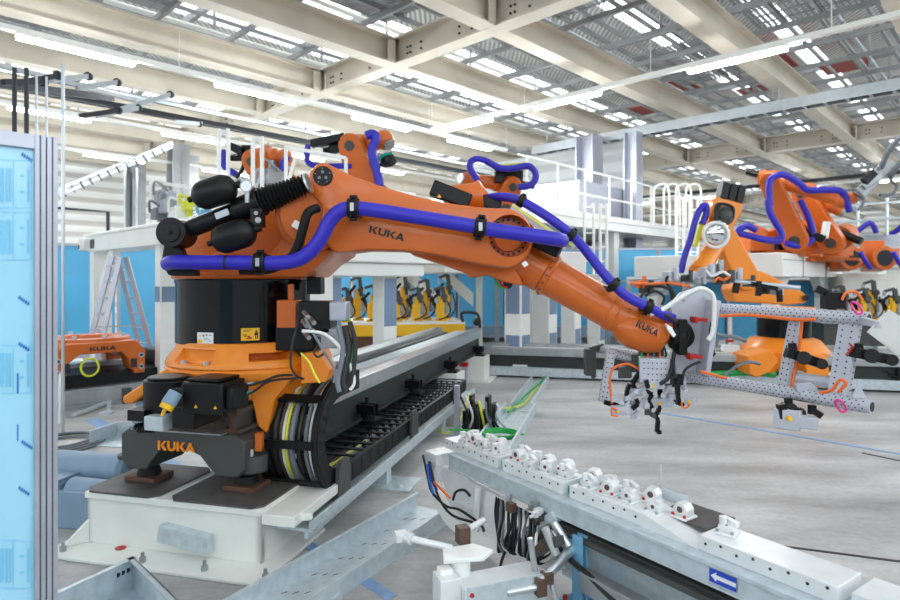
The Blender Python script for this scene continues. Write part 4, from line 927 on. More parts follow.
# tool on the raised robot
g = thing('gripper_tool', 'grey and black tool with loose hoses at the tip of the right robot', 'gripper', at(866,190,10.8))
mb = MB(); mb.bar(at(858,196,10.8), at(890,162,10.6), .22, .2); mb.bar(at(862,188,10.7), at(880,176,10.6), .28,.1); part(g, 'body', mb, 'steel2', .01)
mb = MB(); mb.box(Fr(at(868,178,10.55), V((.7,0,.7)), Y_, V((-.7,0,.7))), -.1,.14,-.05,.05,-.06,.06); part(g, 'black_block', mb, 'black')
mb = MB(); mb.tube([at(881,168,10.5), at(888,152,10.3), at(896,142,10.2), at(915,126,10.0)], .045, n=8); part(g, 'hose', mb, 'cablegr')
mb = MB(); mb.tube([at(890,178,10.5), at(896,168,10.3), at(915,150,10.0)], .045, n=8); part(g, 'hose', mb, 'cablegr')
mb = MB(); mb.tube([at(846,190,10.6), at(856,190,10.5), at(864,200,10.5), at(858,210,10.5)], .022, n=8); mb.tube([at(880,195,10.5), at(892,194,10.5), at(897,186,10.5), at(890,180,10.5)], .03, n=8); parts(g, 'cable', mb, 'cablegr')
# behind the arm, left: robot with two hoses
r3 = robot('orange robot behind the big arm, reaching up right of the round arm cap', at(366,246,8.6), at(375,200,8.6), at(357,146,8.5), at(384,140,8.4), at(390,146,8.35), 'orange', .5, hose=0)
mb = MB(); mb.tube([at(x,y,8.1) for x,y in ((380,186),(377,172),(374,162),(372,150),(376,138),(372,134),(366,136))], .062, n=12); part(r3, 'blue_hose', mb, 'blue')
mb = MB(); mb.bar(at(311,144,8.3), at(345,137,8.3), .12, .10); mb.bar(at(330,150,8.4), at(343,147,8.4), .1,.12); part(r3, 'arm_motor', mb, 'black', .01)
mb = MB(); mb.tube([at(308,145,8.3), at(307,154,8.3), at(309,163,8.3), at(320,166,8.3), at(352,166,8.3)], .04, n=10); part(r3, 'blue_hose', mb, 'blue')
mb = MB(); mb.tube([at(392,153,8.2), at(382,156,8.2), at(376,164,8.2)], .02, n=8); part(r3, 'cable', mb, 'teal'); mb = MB(); mb.ball(at(387,160,8.3), .10); mb.tube([at(378,164,8.2), at(388,166,8.2), at(395,162,8.2), at(392,155,8.2)], .02, n=8); part(r3, 'cable_ball', mb, 'cable')
r4 = robot('orange robot behind the arm elbow under the looping blue hose', at(505,252,10.5), at(500,206,10.5), at(507,184,10.4), at(468,180,10.2), at(460,178,10.1), 'orange', .5, hose=0)
mb = MB(); mb.tube([at(x,y,9.9) for x,y in ((479,192),(477,180),(471,170),(470,163),(476,159),(486,161),(500,168),(514,168),(528,166),(535,172),(535,180),(528,186),(518,187))], .055, n=12); part(r4, 'blue_hose', mb, 'blue')
mb = MB(); mb.bar(at(501,168,10.1), at(528,166,10.0), .16, .10); part(r4, 'lime_bracket', mb, 'limey'); mb = MB(); mb.box(Fr(at(513,178,10.3), X, Y_), -.2,.16,-.1,.2,-.1,.12); mb.box(Fr(at(499,176,10.2), X, Y_), -.08,.06,-.1,.1,-.12,.1); parts(r4, 'wrist_motor', mb, 'black', .01)
mb = MB(); mb.box(Fr(at(467,190,9.9), V((.9,0,.3)), Y_), -.12,.12,-.1,.1,-.06,.06); part(r4, 'yellow_plate', mb, 'yellow')
r5 = robot('orange robot above the black counterbalance, partly behind the white loop railing', at(286,228,9.2), at(279,186,9.2), at(262,158,9.1), at(284,158,9.0), at(285,170,9.0), 'orange', .5, hose=0)
mb = MB(); mb.box(Fr(at(239,150,9.0), V((.9,0,-.35)), Y_), -.1,.15,-.1,.1,-.06,.06); mb.tube([at(242,150,9), at(244,162,9), at(241,172,9), at(236,178,9)], .03, n=8); mb.box(Fr(at(250,153,9.0), X, Y_), -.1,.08,-.1,.1,-.12,.1); part(r5, 'arm_motor', mb, 'black', .01)
mb = MB(); mb.tube([at(225,150,9.1), at(223,160,9.1), at(226,168,9.1), at(237,175,9.1)], .05, n=10); mb.tube([at(283,172,8.8), at(283,164,8.8), at(288,156,8.8)], .05, n=10); parts(r5, 'blue_hose', mb, 'blue')
# robots far right under the walkway: two round wrists
for i, x in enumerate((852, 885)):
    rr = thing('industrial_robot', ('orange robot arm end with round dark opening under the right walkway, left one','orange robot arm end with round dark opening, at the right edge under the walkway')[i], 'industrial robot', at(x,272,13))
    mb = MB(); c = at(x,258,12.8); mb.cyl(c, c+V((0,.5,0)), .26, n=28); mb.bar(c+V((0,.3,.0)), c+V((.5,.5,.05)), .36,.36); mb.bar(c+V((-.05,.3,-.25)), c+V((0,.4,.35)), .4,.4); part(rr, 'arm', mb, 'orange', .02)
    mb = MB(); mb.cyl(c-V((0,.01,0)), c+V((0,.05,0)), .17, n=28); parts(rr, 'opening', mb, 'hole'); mb = MB(); mb.tube([at(x+8,252,12.6), at(x+14,262,12.6), at(x+18,268,12.7)], .05, n=8); part(rr, 'blue_hose', mb, 'blue')
# ================================================================== BACKGROUND STRUCTURES
# ---- rear track
Q0 = fl(550,379); RT = Fr(Q0, P, T)
r = thing('robot_track', 'rear white and dark robot track running across behind the gripper', 'robot track', RT.p(2,.5))
mb = MB(); mb.box(RT, -1.15, 7, .0, .12, 0.03, .17); mb.box(RT, -1.15, 7, .9, 1.0, .03, .17); part(r, 'base_rail', mb, 'galv', .004)
mb = MB(); mb.box(RT, -1.05, 7, .10, .9, .02, .36); part(r, 'side_panel', mb, 'darkgreen')
mb = MB(); mb.box(RT, -1.15, 7, .0, .28, .36, .47); mb.box(RT, -1.15, 7, .82, 1.1, .36, .47); part(r, 'guide_rail', mb, 'steel2', .012)
mb = MB(); mb.box(RT, -1.1, 7, .28, .82, .36, .42); part(r, 'cover_plate', mb, 'white')
mb = MB(); mb.box(RT, -.62, -.38, .094, .10, .16, .2); mb.box(RT, 3.9, 4.1, .094,.1,.2,.25); parts(r, 'type_plate', mb, 'white_sticker')
for x in (1.45, 2.9, 4.9):
    mb = MB(); q = RT.at(x,.05); mb.cyl(q.p(0,0,.17), q.p(0,0,.36), .025, n=8); mb.bar(q.p(-.15,-.02,.30), q.p(0,-.02,.2), .02,.03); mb.bar(q.p(.15,-.02,.30), q.p(0,-.02,.2), .02,.03); part(r, 'clamp_foot', mb, 'black')
mb = MB(); mb.tube([RT.p(2.4,-.02,.17),RT.p(2.8,.02,.2),RT.p(3.1,-.03,.22),RT.p(3.3,0,.2)], .05, n=8); one('cable_loop', 'bright green cable bunch lying on the rear track behind the lower grey tube', 'cable', mb, 'green')
# ---- left track with spare carriage
LT = Fr(cd(8.6, 0, 0), B, A)                              # x along B, y away
r = thing('robot_track', 'low steel robot track at left carrying a spare orange carriage', 'robot track', LT.p(2.8,.4))
mb = MB(); mb.box(LT, -1, 4.4, -.12, 0, .0, .05); mb.box(LT, -1, 4.4, -.10,.0,.05,.22); mb.box(LT, -1, 4.4, -.05,.25,.20,.24); part(r, 'guide_rail', mb, 'steel2', .004)
mb = MB(); mb.box(LT, -1, 4.3, .1, 1.1, .05, .40); part(r, 'side_panel', mb, 'black')
mb = MB(); mb.box(LT, -1, 4.4, .8, 1.2, .36, .46); part(r, 'back_rail', mb, 'galv', .004)
mb = MB(); mb.box(LT.at(1.75,.09), -.13,.13,0,.01,.28,.33); parts(r, 'type_plate', mb, 'white_sticker')
mb = MB()
for x in (-.3, 1.2, 2.7, 3.9): mb.box(LT, x, x+.1, -.14, .2, 0, .2)
parts(r, 'foot', mb, 'dark')
LC = LT.at(2.49, .62, 0)
r = thing('spare_carriage', 'low orange robot carriage with black lettering and yellow ring on the left track', 'robot carriage', LC.p(0,0,.40))
mb = MB(); mb.lathe(LC.p(0,0), Z, [(.66,.48),(.70,.53),(.80,.53),(.84,.51),(.84,.32),(.80,.30),(.70,.30)], 48)
body = [(-1.0,.33),(-.78,.33),(-.74,.42),(-.70,.42),(-.68,.56),(-.45,.66),(.45,.66),(.6,.56),(.66,.42),(.72,.42),(.74,.36),(.98,.36),(1.0,.66),(.78,.80),(-.78,.80),(-1.0,.66)]
mb.prism([LC.p(x*.54,-.60,z) for x,z in body], LC.y*.3)
mb.prism([LC.p(x*.54,.35,z) for x,z in body], LC.y*.22)
mb.box(LC, -.5,-.38,-.5,.5,.55,.78); mb.box(LC, .38,.5,-.5,.5,.55,.78)
bd = part(r, 'body', mb, 'orange', .02)
mb = MB()
for x in (-.48,.48):
    for z in (.45,.6): mb.cyl(LC.p(x,-.62,z), LC.p(x,-.60,z), .035, n=16)
for k in range(8):
    a = 2*math.pi*k/8+.2; mb.cyl(LC.p(.44*math.cos(a),.44*math.sin(a),.83), LC.p(.44*math.cos(a),.44*math.sin(a),.88), .03, n=8)
parts(bd, 'bolt', mb, 'steel')
mb = MB()
for x in (-.48,.48):
    for z in (.45,.6): mb.cyl(LC.p(x,-.624,z), LC.p(x,-.62,z), .02, n=12)
for x0,x1 in ((-.43,-.35),(.35,.43)): mb.box(LC, x0, x1, -.604,-.598,.44,.56)
parts(bd, 'dark_recess', mb, 'hole')
mb = MB(); kuka(mb, LC.p(-.13,-.602,.695), LC.x, Z, .30, .055, .004); part(bd, 'lettering', mb, 'black_print')
mb = MB(); mb.tube([LC.p(-.14+.10*math.cos(t), -.64, .50+.11*math.sin(t)) for t in [2*math.pi*i/16 for i in range(16)]], .014, n=8, closed=True); one('cable_ring', 'yellow coiled cable hanging on the spare orange carriage', 'cable', mb, 'limey')
mb = MB(); mb.box(LT.at(3.55,.5), -.3,.3,-.3,.3,.40,.62); mb.cyl(LT.p(3.4,.2,.55), LT.p(3.4,.1,.55), .1, n=14); one('drive_motor', 'dark motor block between the spare carriage and the big robot base', 'motor', mb, 'black', bev=.02)
# ---- blue sheets (film covered fence) at the left and middle
def sheet_run(fr, xs, z0, z1, labels, m='filmb', posts=True, group=None):
    for (a, b), lab in zip(zip(xs, xs[1:]), labels):
        r = thing('fence_panel', lab, 'fence panel', fr.p((a+b)/2,0,0), group)
        mb = MB(); mb.box(fr, a+.04, b-.04, -.005, .005, z0, z1); part(r, 'sheet', mb, m)
        mb = MB(); mb.box(fr, a, a+.05, -.03,.03,0,z1+.02); mb.box(fr, a, b, -.025,.025,z1,z1+.05); mb.box(fr, a, b, -.025,.025,z0-.05,z0); part(r, 'frame', mb, 'alu')
F1 = Fr(cd(13.2,0,0), B, -A)
nm = ['behind the aluminium post','left of the stepladder','seen through the stepladder','right of the stepladder','beside the black drum','just left of the white columns']
sheet_run(F1, [.2,1.6,2.9,4.1,5.4,6.7,8.0], .15, 2.25, ['blue film covered fence panel at left, '+s for s in nm], group='blue fence panels at the left')
F2 = Fr(at(395,345,15.5)*1, V((1,-.06,0)), V((.06,1,0))); F2.o.z = 0
nm = ['behind the yellow clamps','right of the yellow table','under the orange arm','left of the first striped column','between the first two white columns','between the second and third white columns','behind the wrist hose','left of the gripper plate','behind the clamp cluster']
sheet_run(F2, [-2.6,-1.1,.4,1.6,2.8,4.0,5.2,6.6,8.0,9.4][0:10], .2, 2.35, ['blue film covered fence panel in the back, '+s for s in nm], group='blue fence panels in the back')
F3 = Fr(at(775,345,14.6), V((1,.05,0)), V((-.05,1,0))); F3.o.z = 0
sheet_run(F3, [-4.0,-2.6,-1.2,.2,1.6,3.0], .2, 1.55, ['blue film covered panel under the right platform, '+s for s in ('far left','second from left','behind the orange base','behind the mid upright','at the right')], group='blue panels under the right platform')
# ---- left white gantry
r = thing('white_gantry', 'white steel gantry beam on posts behind the stepladder at left', 'gantry', cd(9,3.4,0))
GY = 3.16
mb = MB(); mb.box(HALL, 4.2, 11.75, GY, GY+.5, 2.08, 2.34); mb.box(HALL, 4.0, 11.8, GY-.02, GY+.55, 2.33, 2.38); mb.box(HALL, 11.55, 11.82, GY-.1, GY+.6, 2.10, 2.30); part(r, 'beam', mb, 'white', .01)
mb = MB(); mb.box(HALL, 11.75, 11.83, GY-.105, GY-.09, 2.13, 2.2); mb.box(HALL, 11.3, 11.5, GY-.01, GY, 2.13, 2.28); parts(r, 'dark_pocket', mb, 'dark')
mb = MB(); mb.box(HALL, 11.4, 11.62, GY+.02, GY+.3, 0, 2.1); mb.prism([HALL.p(11.4,GY+.1,1.35), HALL.p(11.4,GY+.1,1.6), HALL.p(10.9,GY+.1,2.08), HALL.p(10.65,GY+.1,2.08)], B*.1); part(r, 'post', mb, 'white')
mb = MB(); mb.box(HALL, 8.6, 8.78, GY+.05, GY+.28, 0, 2.1); part(r, 'post', mb, 'white'); mb = MB(); mb.box(HALL, 8.592, 8.6, GY+.07, GY+.27, 1.3, 1.51); mb.box(HALL, 8.61,8.77,GY+.042,GY+.05,1.3,1.51); part(r, 'grey_band', mb, 'greyblue')
mb = MB(); mb.box(HALL, 5.0, 5.3, GY+.05, GY+.35, 0, 2.1); part(r, 'post', mb, 'white')
# top handrail of the gantry
r = thing('handrail', 'white square handrail on top of the left gantry behind the black accumulator', 'handrail', cd(8,3.7,2.38))
mb = MB(); z0 = 2.38
for p0, p1 in ((at(151,226,8.9), at(151,182,8.9)), (at(151,182,8.9), at(222,191,8.2)), (at(151,205,8.9), at(222,210,8.2)), (at(222,191,8.2), at(222,232,8.2))): mb.bar(p0, p1, .045, .045)
part(r, 'rail', mb, 'white')
for i, (x, y0, y1, Yq) in enumerate(((223.5,132,232,8.0),(257.5,139,228,7.9))):
    mb = MB(); hw = 4.5
    mb.tube([at(x-hw,y1,Yq), at(x-hw,y0+5,Yq), at(x-hw*.7,y0+1.2,Yq), at(x,y0,Yq), at(x+hw*.7,y0+1.2,Yq), at(x+hw,y0+5,Yq), at(x+hw,y1,Yq)], .026, n=10, k=3); mb.bar(at(x-hw,y1-30,Yq), at(x+hw,y1-30,Yq), .03,.03)
    one('loop_handrail', ('white inverted U handrail left of the robot behind, the taller left one','white inverted U handrail in front of the orange robot behind, the right one')[i], 'handrail', mb, 'white')
r = thing('handrail', 'white angular handrail beside the orange robot, left of the arm cap', 'handrail', at(290,230,7.9))
mb = MB()
for p0, p1 in (((286,230),(286,147)), ((286,147),(346,158)), ((346,158),(346,200)), ((286,190),(296,156)), ((298,172),(346,176))): mb.bar(at(*p0,7.9), at(*p1,7.9), .04,.04)
part(r, 'rail', mb, 'white')
# mixed equipment on the gantry
for i, (x, y, Yq, m, s) in enumerate(((160,213,8.8,'cablegr',.10),(170,205,8.7,'alu',.12),(181,213,8.6,'white',.13),(189,205,8.5,'limey',.08),(165,196,8.9,'steel2',.12),(207,214,8.3,'paleblue',.09),(266,184,8.8,'alu',.12),(272,176,8.8,'steel2',.14),(268,196,8.8,'dark',.1))):
    mb = MB(); c = at(x,y,Yq); mb.box(Fr(c, A, B), -s, s, -s, s, -s, s*.6); mb.cyl(c, c+V((0,0,s*1.6)), s*.4, n=10); mb.tube([c+V((-s,-.1,0)), c+V((-s*.4,-.2,s*1.5)), c+V((s,-.1,s*.4))], .02, n=6)
    mb.box(Fr(c,A,B), -.03,.03,-.03,.03, 2.38-c.z, 0)
    one('equipment_box', ('small grey device','silver device','white device with curved cable','lime device','steel device','pale blue device','silver valve','steel valve block','dark valve')[i]+' on the left gantry, '+('behind the square handrail, leftmost','behind the square handrail, second','behind the square handrail, third','behind the square handrail, fourth','up high behind the handrail','just left of the counterbalance','beside the loop handrail','above the bellows','between loop handrail and bellows')[i], 'device', mb, m, 'devices on the left gantry', bev=.01)
# ---- stepladder
r = thing('stepladder', 'aluminium A-frame stepladder standing under the left white gantry', 'ladder', at(119,345,8.7)-Z*at(119,345,8.7).z)
def ladder(t0, b0, t1, b1, nr):
    mb = MB()
    for a, b in ((t0,b0),(t1,b1)): mb.bar(a, b, .035, .075, up=X)
    for i in range(nr):
        t = (i+.6)/nr; mb.bar(t0+(b0-t0)*t, t1+(b1-t1)*t, .04, .03)
    return mb
Yl = 9.4
def dn(x, y, Yq): p = at(x,y,Yq); p.z = 0; return p
part(r, 'front_ladder', ladder(at(112,256,Yl), dn(79,0,Yl-.15), at(120,257,Yl-.1), dn(92,0,Yl-.3), 8), 'alu')
part(r, 'rear_ladder', ladder(at(118,257,Yl+.1), dn(147,0,Yl+.5), at(126,257,Yl), dn(160,0,Yl+.2), 8), 'alu')
mb = MB(); mb.bar(at(99,327,Yl-.4), at(150,325,Yl+.2), .02,.02); part(r, 'spreader', mb, 'alu')
# ---- middle white portals
def portal(name, lab, fr, x0, x1, y0, y1, zt, th, posts, band, gusset=()):
    r = thing(name, lab, 'portal', fr.p((x0+x1)/2,(y0+y1)/2,0))
    mb = MB(); mb.box(fr, x0, x1, y0, y1, zt-th, zt); mb.box(fr, x0+.1, x1-.1, y0+.1, y1-.1, zt-th-.18, zt-th); part(r, 'top_slab', mb, 'white', .02)
    for (a, b, w_) in posts:
        mb = MB(); mb.box(fr, a, a+w_, b, b+w_, 0, zt-th-.17); po = part(r, 'post', mb, 'white', .006)
        for z0, z1 in band:
            m2 = MB(); m2.box(fr, a+.02, a+w_+.006, b-.006, b+w_*.5, z0, z1) if False else m2.box(fr, a+.03, a+w_+.006, b+.03, b+w_-.03, z0, z1); parts(po, 'grey_panel', m2, 'greyblue')
    for (a, b, d) in gusset:
        m2 = MB(); m2.prism([fr.p(a,b,zt-th-.9), fr.p(a,b,zt-th-.6), fr.p(a+d*.55,b,zt-th-.17), fr.p(a+d*.9,b,zt-th-.17)], fr.y*.12); part(r, 'gusset', m2, 'white')
    return r
# near portal: left faces white, right faces grey-blue
q = at(394,345,8.6); PF = Fr((q.x,q.y,0), -B, A)
portal('white_portal', 'white portal with grey-blue post panels behind the big robot drum', PF, -.5, 1.75, -.3, 1.5, 2.07, .24, ((.0-.05,.0,.24),(.9,.0,.24)), ()) 
fr = PF
for i, a in enumerate((-.05, .9)):
    mb = MB(); mb.box(PF, a+.01, a+.23, -.008, 0, .95, 1.62)
    o = part(bpy.data.objects['white_portal'], 'grey_panel', mb, 'greyblue')
q = at(497,345,12.6); PG = Fr((q.x,q.y,0), V((-1,.05,0)), V((.05,1,0)))
portal('white_portal', 'white portal slab with slanted braces above the yellow clamp table', PG, .1, 2.6, -.5, 1.2, 2.22, .3, ((.30,.6,.14),(2.0,.6,.2)), (), ((.5,.5,.9),(1.3,.5,.9)))
q = at(566,345,11.0); PH = Fr((q.x,q.y,0), V((-1,0,0)), V((0,1,0)))
mb = MB(); mb.box(PH, -.3, 2.2, -.3, .9, 1.72, 2.1); 
r = thing('white_platform', 'white platform block on striped columns right of the arm elbow', 'platform', PH.p(.8,.2,0)); part(r, 'top_slab', mb, 'white', .02)
for i, (x, Yq, wd) in enumerate(((517.5,10.9,.34),(545,11.6,.34),(571,12.3,.30),(596,13.0,.28))):
    c = dn(x,0,Yq); f_ = Fr(c, V((.8,-.6,0)), V((.6,.8,0))); mb = MB(); mb.box(f_, -wd/2, wd/2, -wd/2, wd/2, 0, 1.9 if i < 1 else 1.72)
    mb.prism([f_.p(-wd/2-.12,-.03,0), f_.p(-wd/2,-.03,0), f_.p(-wd/2,-.03,.3)], f_.y*.06)
    po = part(r, 'column', mb, 'white', .006)
    mb = MB(); e = wd/2
    for z0, z1 in ((1.0,1.62),(.32,.62)) if i != 1 else ((.95,1.5),(.2,.6)):
        mb.box(f_, -e+.03, e-.03, -e-.006, e+.006, z0, z1) if i == 0 else None
        mb.box(f_, -e-.006, e+.006, -e+.03, e-.03, z0, z1)
    parts(po, 'grey_panel', mb, 'greyblue')
# ---- yellow clamp tables
YT = Fr(dn(395,0,10.6), V((.985,.17,0)), V((-.17,.985,0)))
r = thing('fixture_table', 'yellow fixture table with white top behind the track in the middle', 'table', YT.p(0,.5,0))
mb = MB(); mb.box(YT, -1.3, 1.25, 0, 1.3, .62, .82); part(r, 'frame', mb, 'yellow', .01); mb = MB(); mb.box(YT, -1.3, 1.25, 0, 1.3, .82, .86); part(r, 'top', mb, 'white')
mb = MB(); mb.box(YT, -1.2, 1.1, .1, 1.2, .02, .62); part(r, 'base', mb, 'rust')
def fixture(fr, x, y, z, h, label, kind=0, group='yellow clamp fixtures on the middle table'):
    r = thing('clamp_fixture', label, 'fixture', fr.p(x,y,z), group); f_ = fr.at(x,y,z)
    mb = MB(); mb.box(f_, -.05,.05,-.05,.05,0,h*.72); mb.box(f_, -.10,.10,-.08,.08,0,.04); mb.box(f_, -.02,.12,-.04,.04,h*.4,h*.52); part(r, 'stand', mb, 'yellow', .005)
    mb = MB(); mb.bar(f_.p(.06,-.05,h*.55), f_.p(.02,-.05,h*1.0), .06,.07); mb.bar(f_.p(.02,-.05,h), f_.p(-.14,-.05,h*.92), .05,.05); mb.cyl(f_.p(.05,-.12,h*.7), f_.p(.05,.08,h*.7), .06, n=12); part(r, 'clamp', mb, 'dark', .006)
    mb = MB(); mb.bar(f_.p(-.08,.02,h*.35), f_.p(-.16,.0,h*.62), .05,.05); mb.bar(f_.p(-.16,0,h*.62), f_.p(-.05,-.04,h*.8), .045,.045); mb.cyl(f_.p(-.16,-.05,h*.62), f_.p(-.16,.06,h*.62), .045, n=10); part(r, 'lever', mb, 'black', .005)
    mb = MB(); mb.box(f_, -.09,-.05,-.07,.07,h*.1,h*.5); mb.box(f_, -.03,.03,-.075,-.05,h*.3,h*.64); part(r, 'bracket', mb, 'yellow', .004)
    mb = MB(); mb.tube([f_.p(.1,-.1,h*.6), f_.p(.16,-.12,h*.3), f_.p(.08,-.14,.08), f_.p(-.05,-.1,.03)], .014, n=6); part(r, 'hose', mb, 'cable')
    mb = MB(); mb.cyl(f_.p(.10,-.02,h*.2), f_.p(.10,-.02,h*.55), .035, n=10); mb.bar(f_.p(-.14,-.05,h*.92), f_.p(-.15,-.05,h*.78), .04,.04); parts(r, 'cylinder', mb, 'steel2')
    return r
wds = ['leftmost','second','third','fourth','fifth','sixth','seventh','eighth','ninth','tenth','eleventh']
for i, (x, y, h) in enumerate(((-1.15,.5,.75),(-.85,.2,.6),(-.62,.7,.8),(-.38,.25,.65),(-.15,.6,.8),(.05,.3,.55),(.22,.8,.85),(.42,.3,.6),(.62,.6,.75),(.85,.25,.62),(1.02,.7,.85))):
    fixture(YT, x, y, .86, h, 'yellow stand with black and grey clamp on the middle table, '+wds[i]+' from the left')
YR = Fr(dn(885,0,11), V((.97,-.2,0)), V((.2,.97,0)))
r = thing('fixture_table', 'fixture table at the far right edge beyond the gripper', 'table', YR.p(0,.4,0)); mb = MB(); mb.box(YR, -1.0,.9,0,1,.4,.8); part(r, 'frame', mb, 'dark'); mb = MB(); mb.box(YR,-1.05,.95,-.05,1.05,.8,.84); part(r,'top',mb,'alu')
for i, (x, y, h) in enumerate(((-.75,.2,.55),(-.5,.6,.65),(-.28,.2,.6),(-.02,.5,.75),(.2,.2,.6))):
    fixture(YR, x, y, .84, h, 'yellow stand with black clamp on the far right table, '+wds[i]+' from the left', 0, 'yellow clamp fixtures on the right table')
mb = MB(); q = Fr(dn(497,0,13.5), X, Y_); mb.box(q, -.05,.05,-.05,.05,0,2.0); mb.bar(q.p(0,0,1.5), q.p(.6,0,1.95), .06,.06); one('grey_post', 'grey steel post with slanted brace in front of the blue panels', 'post', mb, 'steel2')
mb = MB(); mb.tube([at(463,322,10.2), at(462,313,10.2), at(475,313,10.2), at(479,318,10.2), at(480,328,10.2)], .025, n=8); mb.ball(at(477,322,10.3), .07); one('bent_cable', 'black cable arm at the right end of the yellow table', 'cable', mb, 'cable')
mb = MB(); mb.box(Fr(dn(470,0,14.0), V((1,-.05,0)), V((.05,1,0))), -.6, 5.0, .2, .5, .30, .52); one('dark_beam', 'grey beam lying behind the end of the main track', 'beam', mb, 'motor')
# ---- right white platform
r = thing('white_platform', 'white boxed platform carrying the pair of robots at right', 'platform', cd(4.3,14.4,0))
mb = MB(); mb.box(HALL, 3.3, 6.2, 12.1, 16.8, 1.66, 2.1); part(r, 'top_slab', mb, 'white', .015)
mb = MB(); mb.box(HALL, 3.29,3.3,13.4,13.42,1.66,2.1); mb.box(HALL,3.29,3.3,15.2,15.22,1.66,2.1); mb.box(HALL,3.29,3.3,12.1,16.8,1.97,1.98); parts(r, 'seam', mb, 'cablegr')
for d in (12.4, 16.2):
    mb = MB(); mb.box(HALL, 3.5,3.75,d,d+.25,0,1.66); mb.prism([HALL.p(3.5,d+.1,1.66), HALL.p(3.5,d+(.9 if d < 14 else -.7),1.66), HALL.p(3.5,d+.1,1.1)], A*.2); part(r, 'post', mb, 'cream')
mb = MB(); mb.box(HALL, 5.8,6.05,12.4,12.65,0,1.66); part(r, 'post', mb, 'cream')
mb = MB(); mb.box(Fr(at(868,285,13.5), P, T), -.5, 1.6, 0, 1, -.3, .25); q = at(868,285,13.5); mb.box(Fr((q.x,q.y,0), P, T), -.3,0,.3,.6,0,q.z-.3); one('white_platform', 'grey-white platform block at the right edge above the yellow fixtures', 'platform', mb, 'cream', bev=.015)
# walkway far right
r = thing('walkway', 'grey raised walkway with railing at the right edge', 'walkway', at(880,240,14.5))
mb = MB(); mb.bar(at(838,241,15.6), at(925,240,13.6), .6, .25); part(r, 'deck', mb, 'greyblue' if False else 'alu')
mb = MB()
for x, Yq in ((858,15.0),(887,14.2)): mb.bar(at(x,238,Yq), at(x,198,Yq), .05,.05)
for y in (203, 219): mb.bar(at(840,y+3,15.5), at(920,y-3,13.4), .05,.05)
part(r, 'railing', mb, 'pole')
mb = MB(); p_ = at(882,240,14.2); mb.box(Fr((p_.x,p_.y,0),X,Y_), -.1,.1,0,.2,0,p_.z-.1); part(r, 'post', mb, 'cream')
for i, (x0,y0,x1,y1) in enumerate(((842,234,870,224),(884,234,905,226))):
    mb = MB(); mb.bar(at(x0,y0,14.6), at(x1,y1,14.3), .14,.1); mb.mi = 1; mb.tube([at(x0,y0+2,14.4), at((x0+x1)/2,y0-2,14.3), at(x1,y1-1,14.1), at(x1+6,y1+8,14.2)], .06, n=8)
    one('hose_carrier', ('lime green hose carrier with blue hose behind the right railing, left one','lime green hose carrier with blue hose behind the right railing, at the edge')[i], 'hose', mb, ['limey','blue'])
# ---- middle high platform
r = thing('mezzanine', 'white steel mezzanine with railing and posts right of the white wall', 'platform', cd(9,14,0))
mb = MB(); mb.box(HALL, 7.33, 13, 9.8, 17.6, 2.78, 3.0); mb.box(HALL, 7.3, 7.36, 9.8, 17.6, 2.98, 3.12); part(r, 'deck', mb, 'white', .01)
for c, d in ((7.5,13.6),(7.5,17.2),(10.5,17.2),(7.5,10.2),(10.5,13.6)):
    mb = MB(); mb.box(HALL, c, c+.25, d, d+.25, 0, 2.78); part(r, 'post', mb, 'cream')
mb = MB()
d = 9.9
while d < 17.7:
    mb.cyl(HALL.p(7.4,d,3.0), HALL.p(7.4,d,4.1), .025, n=8); d += 1.1
for z in (3.55, 4.1): mb.cyl(HALL.p(7.4,9.9,z), HALL.p(7.4,17.6,z), .025, n=8)
for z in (3.55, 4.1): mb.cyl(HALL.p(7.4,17.6,z), HALL.p(12,17.6,z), .025, n=8)
part(r, 'railing', mb, 'white')
mb = MB(); mb.box(HALL, 8.5,9.2,14.2,15.6,1.2,1.6); mb.box(HALL, 9.0,10.4,13,15.7,2.0,2.3); mb.bar(HALL.p(8,14.0,1.2), HALL.p(8,15.5,2.3), .4,.2); mb.box(HALL, 10.8,12,14,17,.0,1.1); mb.box(HALL, 11.5,12,10,17,.0,2.6); one('conveyor_unit', 'grey conveyor machinery in the shade under the mezzanine', 'machine', mb, 'grate')
mb = MB(); mb.box(HALL, 7.4,7.45,13.8,17.4,1.15,1.2); mb.box(HALL,7.4,7.45,15.2,15.26,0,1.2); mb.box(HALL,7.4,7.45,13.8,13.86,0,1.2); one('barrier_rail', 'white low barrier rail in front of the mezzanine posts', 'railing', mb, 'white')
for i, (x, y0, y1, hw, Yq) in enumerate(((589,207,300,4.5,13.0),(603.5,207,300,3.2,12.5),(680,198,255,3.5,13.5),(694,198,255,4.0,13.2))):
    mb = MB(); mb.tube([at(x-hw,y1,Yq), at(x-hw,y0+4,Yq), at(x-hw*.6,y0+.8,Yq), at(x+hw*.6,y0+.8,Yq), at(x+hw,y0+4,Yq), at(x+hw,y1,Yq)], .03, n=8, k=3)
    y = y0+12
    while y < y1: mb.bar(at(x-hw,y,Yq), at(x+hw,y,Yq), .03,.03); y += 14
    one('ladder_rail', ('narrow white ladder with rounded top below the white wall','narrow white ladder left of the mezzanine edge','white ladder left of the bright orange robot, nearer the mezzanine','white ladder directly behind the tall blue hose')[i], 'ladder', mb, 'white')
r = thing('cage_rail', 'rounded white safety cage rails on the mezzanine right of the grey column', 'railing', at(672,200,16))
for x in (662, 672, 684, 694):
    mb = MB(); mb.tube([at(x-8,226,16), at(x-8,192,16), at(x-5,186,16), at(x+3,184,16), at(x+7,192,16), at(x+8,226,16)], .03, n=8, k=3); part(r, 'hoop', mb, 'white')
r = thing('machine_frame', 'grey machine cabinet on the mezzanine between the railing posts', 'machine', at(632,205,16.4))
mb = MB(); mb.box(Fr(cd(9.5,14.6,3.0), A, B), -1, 1.4, -1, 1.6, 0, 1.2); part(r, 'cabinet', mb, 'alu', .02)
